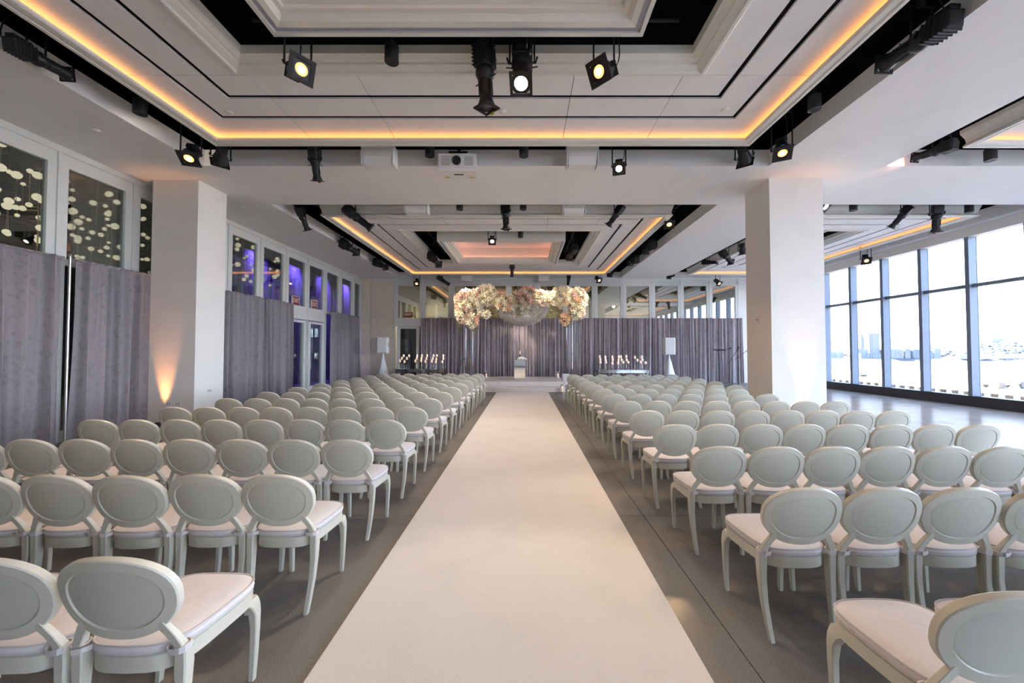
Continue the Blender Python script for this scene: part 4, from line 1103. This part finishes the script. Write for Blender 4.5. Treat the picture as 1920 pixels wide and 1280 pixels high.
FIX = [
    ('E', (-6.1, 4.35, 5.3), (-6.16, 4.95, 5.38), 0, 'long black spotlight at the upper left edge with a blue gel tab'),
    ('M', (-6.02, 5.75, 5.54), (-6.01, 5.75, 5.37), 0, 'small black cylinder lamp in the slot above the left drapes'),
    ('P', (-5.97, 6.75, 5.52), (-5.87, 6.45, 5.01), 2, 'square-framed amber spotlight above the left column'),
    ('P', (-5.7, 6.95, 5.45), (-5.86, 7.1, 5.26), 0, 'unlit black spotlight right beside the amber lamp above the left column'),
    ('E', (-4.04, 7.05, 5.53), (-4.06, 7.25, 5.0), 0, 'black spotlight pointing down left of the left white loudspeaker'),
    ('M', (-1.82, 7.1, 5.57), (-1.82, 7.1, 5.41), 0, 'small black cylinder lamp just left of the projector'),
    ('M', (-0.01, 7.1, 5.57), (-0.01, 7.1, 5.41), 0, 'small black cylinder lamp right of the projector'),
    ('F', (1.84, 7.15, 5.35), (1.77, 6.9, 5.05), 1, 'glowing white round spotlight hung on two rods right of the projector'),
    ('P', (4.14, 7.0, 5.53), (4.31, 7.2, 5.32), 0, 'unlit black spotlight under the right corner of the near ceiling tray'),
    ('P', (4.58, 6.6, 5.55), (4.45, 6.35, 5.05), 2, 'square-framed amber spotlight above the right column'),
    ('M', (4.5, 5.7, 5.65), (4.5, 5.7, 5.4), 0, 'small black cylinder lamp in the slot above the right column'),
    ('E', (4.77, 4.05, 5.34), (4.74, 4.85, 5.43), 0, 'long black spotlight at the upper right edge under the pale beam'),
    ('P', (-3.19, 4.85, 5.3), (-2.7, 4.45, 5.07), 2, 'amber spotlight with clear gel hanging left in the near ceiling opening'),
    ('E', (-0.53, 4.75, 5.62), (-0.49, 4.8, 4.8), 0, 'black ribbed spotlight pointing down in the near ceiling opening'),
    ('E', (-0.02, 4.85, 5.63), (-0.04, 4.4, 4.84), 1, 'brightly lit white spotlight in the near ceiling opening'),
    ('P', (1.22, 4.8, 5.33), (0.91, 4.5, 5.08), 2, 'amber spotlight facing left in the near ceiling opening'),
    ('M', (-1.72, 4.75, 5.57), (-1.72, 4.75, 5.41), 0, 'small black cylinder lamp in the left of the near ceiling opening'),
    ('E', (-6.1, 10.0, 5.51), (-6.02, 10.3, 5.0), 0, 'black spotlight in the near left corner of the far ceiling recess'),
    ('E', (-4.8, 9.85, 5.45), (-4.18, 10.15, 5.0), 0, 'black spotlight slanting right below the far tray near edge'),
    ('E', (-6.24, 12.5, 5.34), (-6.1, 13.7, 5.22), 0, 'middle one of the black spotlights along the far left ceiling slot'),
    ('E', (-6.23, 15.1, 5.33), (-6.03, 16.6, 5.3), 0, 'black spotlight nearest the back wall in the far left ceiling slot'),
    ('M', (-1.72, 9.85, 5.59), (-1.72, 9.85, 5.42), 0, 'small black cylinder lamp left of centre on the far tray near edge'),
    ('M', (-0.03, 9.85, 5.59), (-0.03, 9.85, 5.42), 0, 'small black cylinder lamp right of centre on the far tray near edge'),
    ('E', (-0.51, 9.85, 5.62), (-0.48, 9.9, 4.88), 0, 'black spotlight pointing down at the centre of the far tray near edge'),
    ('E', (2.58, 9.8, 5.46), (2.31, 10.1, 5.09), 0, 'black spotlight slanting left below the far tray near edge'),
    ('P', (4.3, 11.1, 5.85), (4.19, 10.7, 5.29), 2, 'amber lit spotlight at the right end of the far tray near edge'),
    ('E', (4.55, 12.7, 5.4), (4.53, 14.2, 5.39), 0, 'black spotlight with a wire loop in the far right ceiling slot'),
    ('E', (4.55, 14.6, 5.33), (4.55, 16.4, 5.45), 0, 'black spotlight second along the far right ceiling slot'),
    ('P', (4.22, 17.4, 5.46), (4.13, 18.0, 5.35), 0, 'small black spotlight deepest in the far right ceiling slot'),
    ('F', (-1.07, 12.2, 5.5), (-1.02, 11.8, 5.12), 1, 'glowing white spotlight in the centre of the far ceiling opening'),
    ('M', (-0.12, 12.3, 5.62), (-0.12, 12.3, 5.43), 0, 'small black cylinder lamp on the near edge of the far ceiling opening'),
    ('E', (-3.62, 14.0, 5.32), (-3.43, 15.2, 5.11), 0, 'black spotlight in the left side of the far ceiling opening'),
    ('E', (1.88, 13.2, 5.44), (1.7, 14.6, 5.2), 0, 'black spotlight in the right side of the far ceiling opening'),
    ('E', (-0.53, 16.2, 5.46), (-0.53, 16.25, 4.9), 0, 'black spotlight pointing down above the middle of the flower canopy'),
    ('P', (-5.37, 18.7, 5.28), (-5.33, 18.4, 4.96), 2, 'small amber spotlight above the back wall exit sign'),
    ('E', (-4.35, 18.6, 5.34), (-3.77, 18.8, 4.98), 0, 'black spotlight slanting right above the back drapes'),
    ('E', (2.25, 18.7, 5.36), (2.2, 18.7, 4.99), 0, 'black spotlight pointing down above the right of the flower canopy'),
    ('P', (3.6, 18.7, 5.36), (3.72, 18.4, 5.12), 2, 'small amber spotlight right of the flower canopy'),
    ('P', (9.53, 18.7, 5.28), (9.66, 18.4, 4.96), 2, 'small amber spotlight above the far right drapes'),
    ('E', (7.37, 13.9, 5.39), (7.97, 14.3, 5.05), 0, 'black flared spotlight in the slot left of the right column'),
    ('P', (7.5, 12.8, 5.36), (7.62, 12.9, 5.03), 0, 'short black spotlight nearest the right column in its slot'),
    ('E', (7.7, 16.0, 5.45), (8.11, 15.6, 5.36), 0, 'black spotlight lying level in the slot behind the right column'),
    ('P', (7.33, 18.3, 5.39), (7.23, 18.6, 5.37), 0, 'black spotlight at the far end of the slot behind the right column'),
    ('E', (10.25, 9.85, 5.45), (10.07, 10.15, 5.05), 0, 'black spotlight slanting left beside the windows'),
    ('E', (11.01, 9.85, 5.59), (11.1, 10.0, 4.83), 0, 'black spotlight pointing down nearest the windows'),
    ('P', (12.78, 14.0, 5.38), (12.54, 13.6, 4.94), 2, 'amber spotlight hanging in front of the window tops'),
    ('M', (8.76, 9.85, 5.54), (8.76, 9.85, 5.39), 0, 'small black cylinder lamp right of the right column'),
    ('M', (11.84, 9.85, 5.51), (11.84, 9.85, 5.35), 0, 'small black cylinder lamp close above the windows'),
    ('E', (7.59, 6.5, 5.28), (7.51, 7.1, 5.37), 3, 'black spotlight with a pink glowing nose in the right ceiling recess'),
    ('M', (8.85, 7.0, 5.44), (8.85, 7.0, 5.27), 0, 'small black cylinder lamp at the right edge of the picture'),
    ('P', (7.87, 9.8, 5.52), (7.92, 9.7, 5.42), 4, 'bright lamp peeping out beside the right column'),
]
AMB = (1.0, 0.62, 0.30)
def fixture(kind, p, q, lit, label):
    p, q = Vector(p), Vector(q); ax = (q - p).normalized()
    top = 5.90
    if kind == 'M':
        t = thing('cylinder_lamp', label, 'lamp', (q.x, q.y, 5.92))
        zl = q.z - 5.92
        link('lamp_barrel', mini_me, t, (0, 0, zl)); link('lens', mini_lens, t, (0, 0, zl))
        MB().tube([(0, 0, zl + 0.2), (0, 0, 0.88 if off_pipe(q.x, q.y) else 0.0)], 0.014, 6).build('stem', 'black_metal', t)
        if q.y > 3.0:  # fill beam added below the dark lens, lifts carpet and chairs
            spot('cylinder_fill', (q.x, q.y, q.z - 0.03), (q.x, q.y, 0), (1.0, 0.82, 0.66), MINI_W, 95, 0.7, 0.08, t)
        return
    if kind == 'E':
        s = max(0.72, min(1.05, (q - p).length / 0.87)); Lf = 0.42 * s
        c = (p + q) / 2 + ax * 0.0
        meshes = ERS; arm = 0.15 * s
    else:
        s = 0.82 if kind == 'F' else 1.0
        c = q - ax * 0.05; meshes = PAR; arm = 0.15 * s
        if kind == 'F': lit = 1
    t = thing('stage_spotlight', label, 'spotlight', (c.x, c.y, max(top, c.z + 0.25)))
    rot = ax.to_track_quat('Z', 'Y').to_matrix().to_4x4()
    M = Matrix.Translation(c - t.location) @ rot @ Matrix.Scale(s, 4)
    for nm, me in meshes.items(): link(nm.rstrip('-1'), me, t, M=M)
    ln = link('lens', LENS[('E' if kind == 'E' else 'P', lit)], t, M=M)
    if lit == 2: link('bulb_glow', BULB, ln)
    # yoke: two arms from the tilt knobs up to a clamp on the pipe
    side = (M.to_3x3() @ Vector((1, 0, 0))).normalized()
    if abs(side.z) > 0.5: side = Vector((1, 0, 0)) if abs(ax.x) < 0.7 else Vector((0, 1, 0))
    side.z = 0; side.normalize()
    piv = Vector(M @ Vector((0, 0, -0.08)))
    zt = -0.10
    y = MB()
    for sg in (-1, 1):
        a = piv + side * arm * sg
        y.tube([a, a + Vector((0, 0, 0.02)), Vector((a.x, a.y, max(zt - 0.02, a.z + 0.05)))], 0.012, 6)
    a, b2 = piv + side * arm, piv - side * arm
    zz = max(zt - 0.02, piv.z + 0.05)
    y.tube([(a.x, a.y, zz), (b2.x, b2.y, zz)], 0.012, 6)
    y.build('yoke', 'black_metal', t)
    mid = (a + b2) / 2
    MB().cbox(mid.x - 0.03, mid.x + 0.03, mid.y - 0.03, mid.y + 0.03, zz, 0.04, 0.006).build('pipe_clamp', 'grey_metal', t)
    if off_pipe(t.location.x + mid.x, t.location.y + mid.y):
        MB().tube([(mid.x, mid.y, 0.0), (mid.x, mid.y, 6.8 - t.location.z)], 0.014, 6).build('drop_rod', 'black_metal', t)
    # loose supply cable
    r0 = Vector(M @ Vector((0, 0.03, -0.42 if kind == 'E' else -0.29)))
    out = (r0 - mid); out.z = 0
    out = out.normalized() * 0.12 if out.length > 0.01 else Vector((0.1, 0, 0))
    cpts = []
    for i in range(11):
        u = i / 10
        cpts.append(r0.lerp(Vector((mid.x, mid.y, 0.0)), u) + (out + side * 0.10) * math.sin(math.pi * u) + Vector((0, 0, -0.12 * math.sin(math.pi * min(1, u * 1.6)))))
    MB().tube(cpts, 0.008, 6).build('cable', 'black_matt', t, 60)
    rg = random.Random(int(abs(c.x * 100) + abs(c.y * 37)))
    if rg.random() < 0.5 or 'blue gel' in label:
        nm = 'blue_tab' if 'blue gel' in label or rg.random() < 0.4 else rg.choice(('red_tab', 'yellow_tab'))
        zf = 0.405 if kind == 'E' else -0.02
        rr = 0.11 if kind == 'E' else 0.115
        MB().box(-0.03, 0.03, rr, rr + 0.012, zf, zf + 0.05).build('marker_tab', nm, t).matrix_local = M
    fr = c + ax * ((0.44 if kind == 'E' else 0.07) * s)
    if lit in (1, 2, 3, 4):
        colr, pw, ang = {1: ((1.0, 0.90, 0.76), WHITE_W, 46), 2: (AMB, AMBER_W, 60), 3: ((1.0, 0.5, 0.35), 16, 60), 4: ((1, 0.8, 0.6), 40, 70)}[lit]
        spot('spot_light', fr, fr + ax, colr, pw, ang, 0.6, 0.11, t)
    elif kind == 'E' and label in KEYS:
        spot('spot_light', fr, KEYS[label][0], (1.0, 0.86, 0.70), KEYS[label][1], 26, 0.6, 0.06, t)
MINI_W, WHITE_W, AMBER_W = 46, 70, 85
# spotlights that are switched on but turned away from the viewer, towards the stage
KEYS = {'middle one of the black spotlights along the far left ceiling slot': ((-1.4, 16.5, 3.0), 300),
        'black spotlight with a wire loop in the far right ceiling slot': ((1.3, 16.5, 3.0), 220),
        'black spotlight in the left side of the far ceiling opening': ((0.4, 18.5, 2.0), 260),
        'black spotlight in the right side of the far ceiling opening': ((-0.6, 18.5, 2.0), 260),
        'black spotlight slanting right below the far tray near edge': ((-1.9, 16.2, 3.6), 170),
        'black spotlight slanting left below the far tray near edge': ((1.7, 16.2, 3.6), 110),
        'long black spotlight at the upper left edge with a blue gel tab': ((-6.38, 7.0, 5.36), 14)}
for f in FIX: fixture(*f)

# ---- projector, small loudspeakers
t = thing('projector', 'white projector hanging in the middle of the near ceiling edge', 'projector', (-1.27, 7.12, 5.86))
MB().loops([[(-0.36, -0.14, -0.47), (0.36, -0.14, -0.47), (0.36, -0.14, -0.76), (-0.36, -0.14, -0.76)][::-1], [(-0.36, -0.10, -0.45), (0.36, -0.10, -0.45), (0.36, -0.12, -0.79), (-0.36, -0.12, -0.79)][::-1],
            [(-0.33, 0.24, -0.47), (0.33, 0.24, -0.47), (0.30, 0.24, -0.77), (-0.30, 0.24, -0.77)][::-1]]).build('case', 'white_case', t, 30)
MB().lathe([(0.085, -0.005), (0.085, 0.03), (0.068, 0.035), (0.06, 0.015), (0.002, 0.012)], 24, Matrix.Translation((-0.01, -0.14, -0.61)) @ Matrix.Rotation(R(90), 4, 'X')).build('lens', 'lens_dark', t, 40)
for s in (-1, 1):
    g = MB().box(s * 0.22 - 0.075, s * 0.22 + 0.075, -0.146, -0.14, -0.70, -0.53).build('vent', 'vent_grey', t)
    for k in range(7):
        z = -0.69 + 0.024 * k
        MB().box(s * 0.22 - 0.07, s * 0.22 + 0.07, -0.152, -0.145, z - 0.005, z + 0.006).build('vent_slat', 'white_case', g)
MB().box(-0.18, 0.18, -0.05, 0.2, -0.45, -0.38).build('mount_plate', 'black_matt', t)
MB().tube([(0, 0.05, -0.4), (0, 0.05, 0.94)], 0.03, 10).build('mount_pole', 'black_metal', t)
MB().box(-0.09, 0.09, 0.04, 0.06, -0.792, -0.782).build('nameplate', 'black_matt', t)
for x in (-0.25, 0.24): MB().box(x - 0.05, x + 0.05, 0.17, 0.20, -0.786, -0.776).build('warning_label', 'yellow_tab', t)
MB().box(-0.12, -0.06, -0.143, -0.135, -0.49, -0.465).build('warning_label', 'yellow_tab', t)
def box_speaker(x, y, z0, z1, w, s, label):
    t = thing('ceiling_speaker', label, 'speaker', (x, y, z1 + 0.35))
    h = z1 - z0; o = -0.35
    MB().loops([[(-w/2, -0.16, o), (w/2, -0.16, o), (w/2, 0.16, o), (-w/2, 0.16, o)], [(-w/2 * 0.9, -0.10, o - h), (w/2 * 0.9, -0.10, o - h), (w/2 * 0.9, 0.12, o - h), (-w/2 * 0.9, 0.12, o - h)]][::-1]).build('cabinet', 'white_case', t)
    for q in (-1, 1):
        MB().cbox(q * (w/2 + 0.004) - 0.012, q * (w/2 + 0.004) + 0.012, -0.14, 0.14, o - h * 0.98, o + 0.02, 0.004).build('side_bracket', 'white_plastic', t)
    for q in (-1, 1): MB().box(q * w * 0.4 - 0.01, q * w * 0.4 + 0.01, -0.01, 0.01, o, 0.02).build('hanger', 'black_metal', t)
    MB().cbox(-w * 0.42, w * 0.42, -0.146, -0.130, o - h * 0.6, o - h * 0.1, 0.003).build('grille', 'wall_white', t)
box_speaker(-2.79, 7.12, 5.20, 5.56, 0.58, 1, 'white box loudspeaker left of the projector')
box_speaker(1.11, 7.12, 5.19, 5.56, 0.58, 1, 'white box loudspeaker right of the projector')
box_speaker(-2.84, 9.80, 5.26, 5.53, 0.58, 1, 'white box loudspeaker left on the near edge of the far tray')
box_speaker(1.31, 9.80, 5.26, 5.53, 0.58, 1, 'white box loudspeaker right on the near edge of the far tray')
box_speaker(-2.88, 18.68, 5.13, 5.45, 0.52, 1, 'white box loudspeaker above the left flowers at the back wall')
box_speaker(0.99, 18.68, 5.13, 5.45, 0.52, 1, 'white box loudspeaker above the middle flowers at the back wall')

# ---- exit signs
def exit_sign(M, w, h, white, label):
    t = thing('exit_sign', label, 'sign'); t.matrix_world = M
    if white: MB().cbox(-w/2, w/2, -h/2, h/2, 0.0, 0.03, 0.004).build('frame', 'exit_white', t)
    k = 0.86 if white else 1.0
    MB().cbox(-w/2 * k, w/2 * k, -h/2 * k, h/2 * k, 0.0 if not white else 0.02, 0.036, 0.003).build('panel', 'exit_red', t)
    link('lettering', text_mesh('EXIT', h * 0.70, 0.003, 'exit_letter'), t, M=Matrix.Translation((0, 0.0, 0.038)) @ Matrix.Scale(0.85 * w / 0.44 * 0.30 / h * 1.0, 4, (1, 0, 0)))
RX = Matrix(((0, 0, 1, 0), (1, 0, 0, 0), (0, 1, 0, 0), (0, 0, 0, 1)))       # sign normal +x, reading along +y
exit_sign(Matrix.Translation((XL + 0.005, 13.62, 3.48)) @ RX, 0.46, 0.34, True, 'red exit sign with white frame above the left door leaf')
exit_sign(Matrix.Translation((XL + 0.005, 14.83, 3.48)) @ RX, 0.46, 0.34, True, 'red exit sign with white frame above the right door leaf')
RB_ = Matrix(((1, 0, 0, 0), (0, 0, -1, 0), (0, 1, 0, 0), (0, 0, 0, 1)))
exit_sign(Matrix.Translation((-5.96, YB - 0.03, 3.50)) @ RB_, 0.44, 0.26, False, 'dark red exit sign above the single door in the back wall')

# ---- floor uplights on the columns
def uplight(x, y, aim, label):
    t = thing('floor_uplight', label, 'lamp', (x, y, 0))
    MB().lathe([(0.07, 0.0), (0.07, 0.015), (0.055, 0.02), (0.055, 0.15), (0.048, 0.15), (0.048, 0.12)], 16).build('can', 'black_matt', t, 40)
    MB().lathe([(0.002, 0.122), (0.046, 0.122)], 14, cap=False).build('lens', 'lens_amber', t)
    spot('uplight_beam', (x, y, 0.17), aim, (1.0, 0.40, 0.12), 64, 30, 0.9, 0.03, t)
uplight(-7.70, 7.88, (-7.70, 8.20, 3.2), 'amber uplight at the foot of the left column')
uplight(5.93, 7.80, (5.93, 8.12, 3.2), 'amber uplight at the foot of the right column')
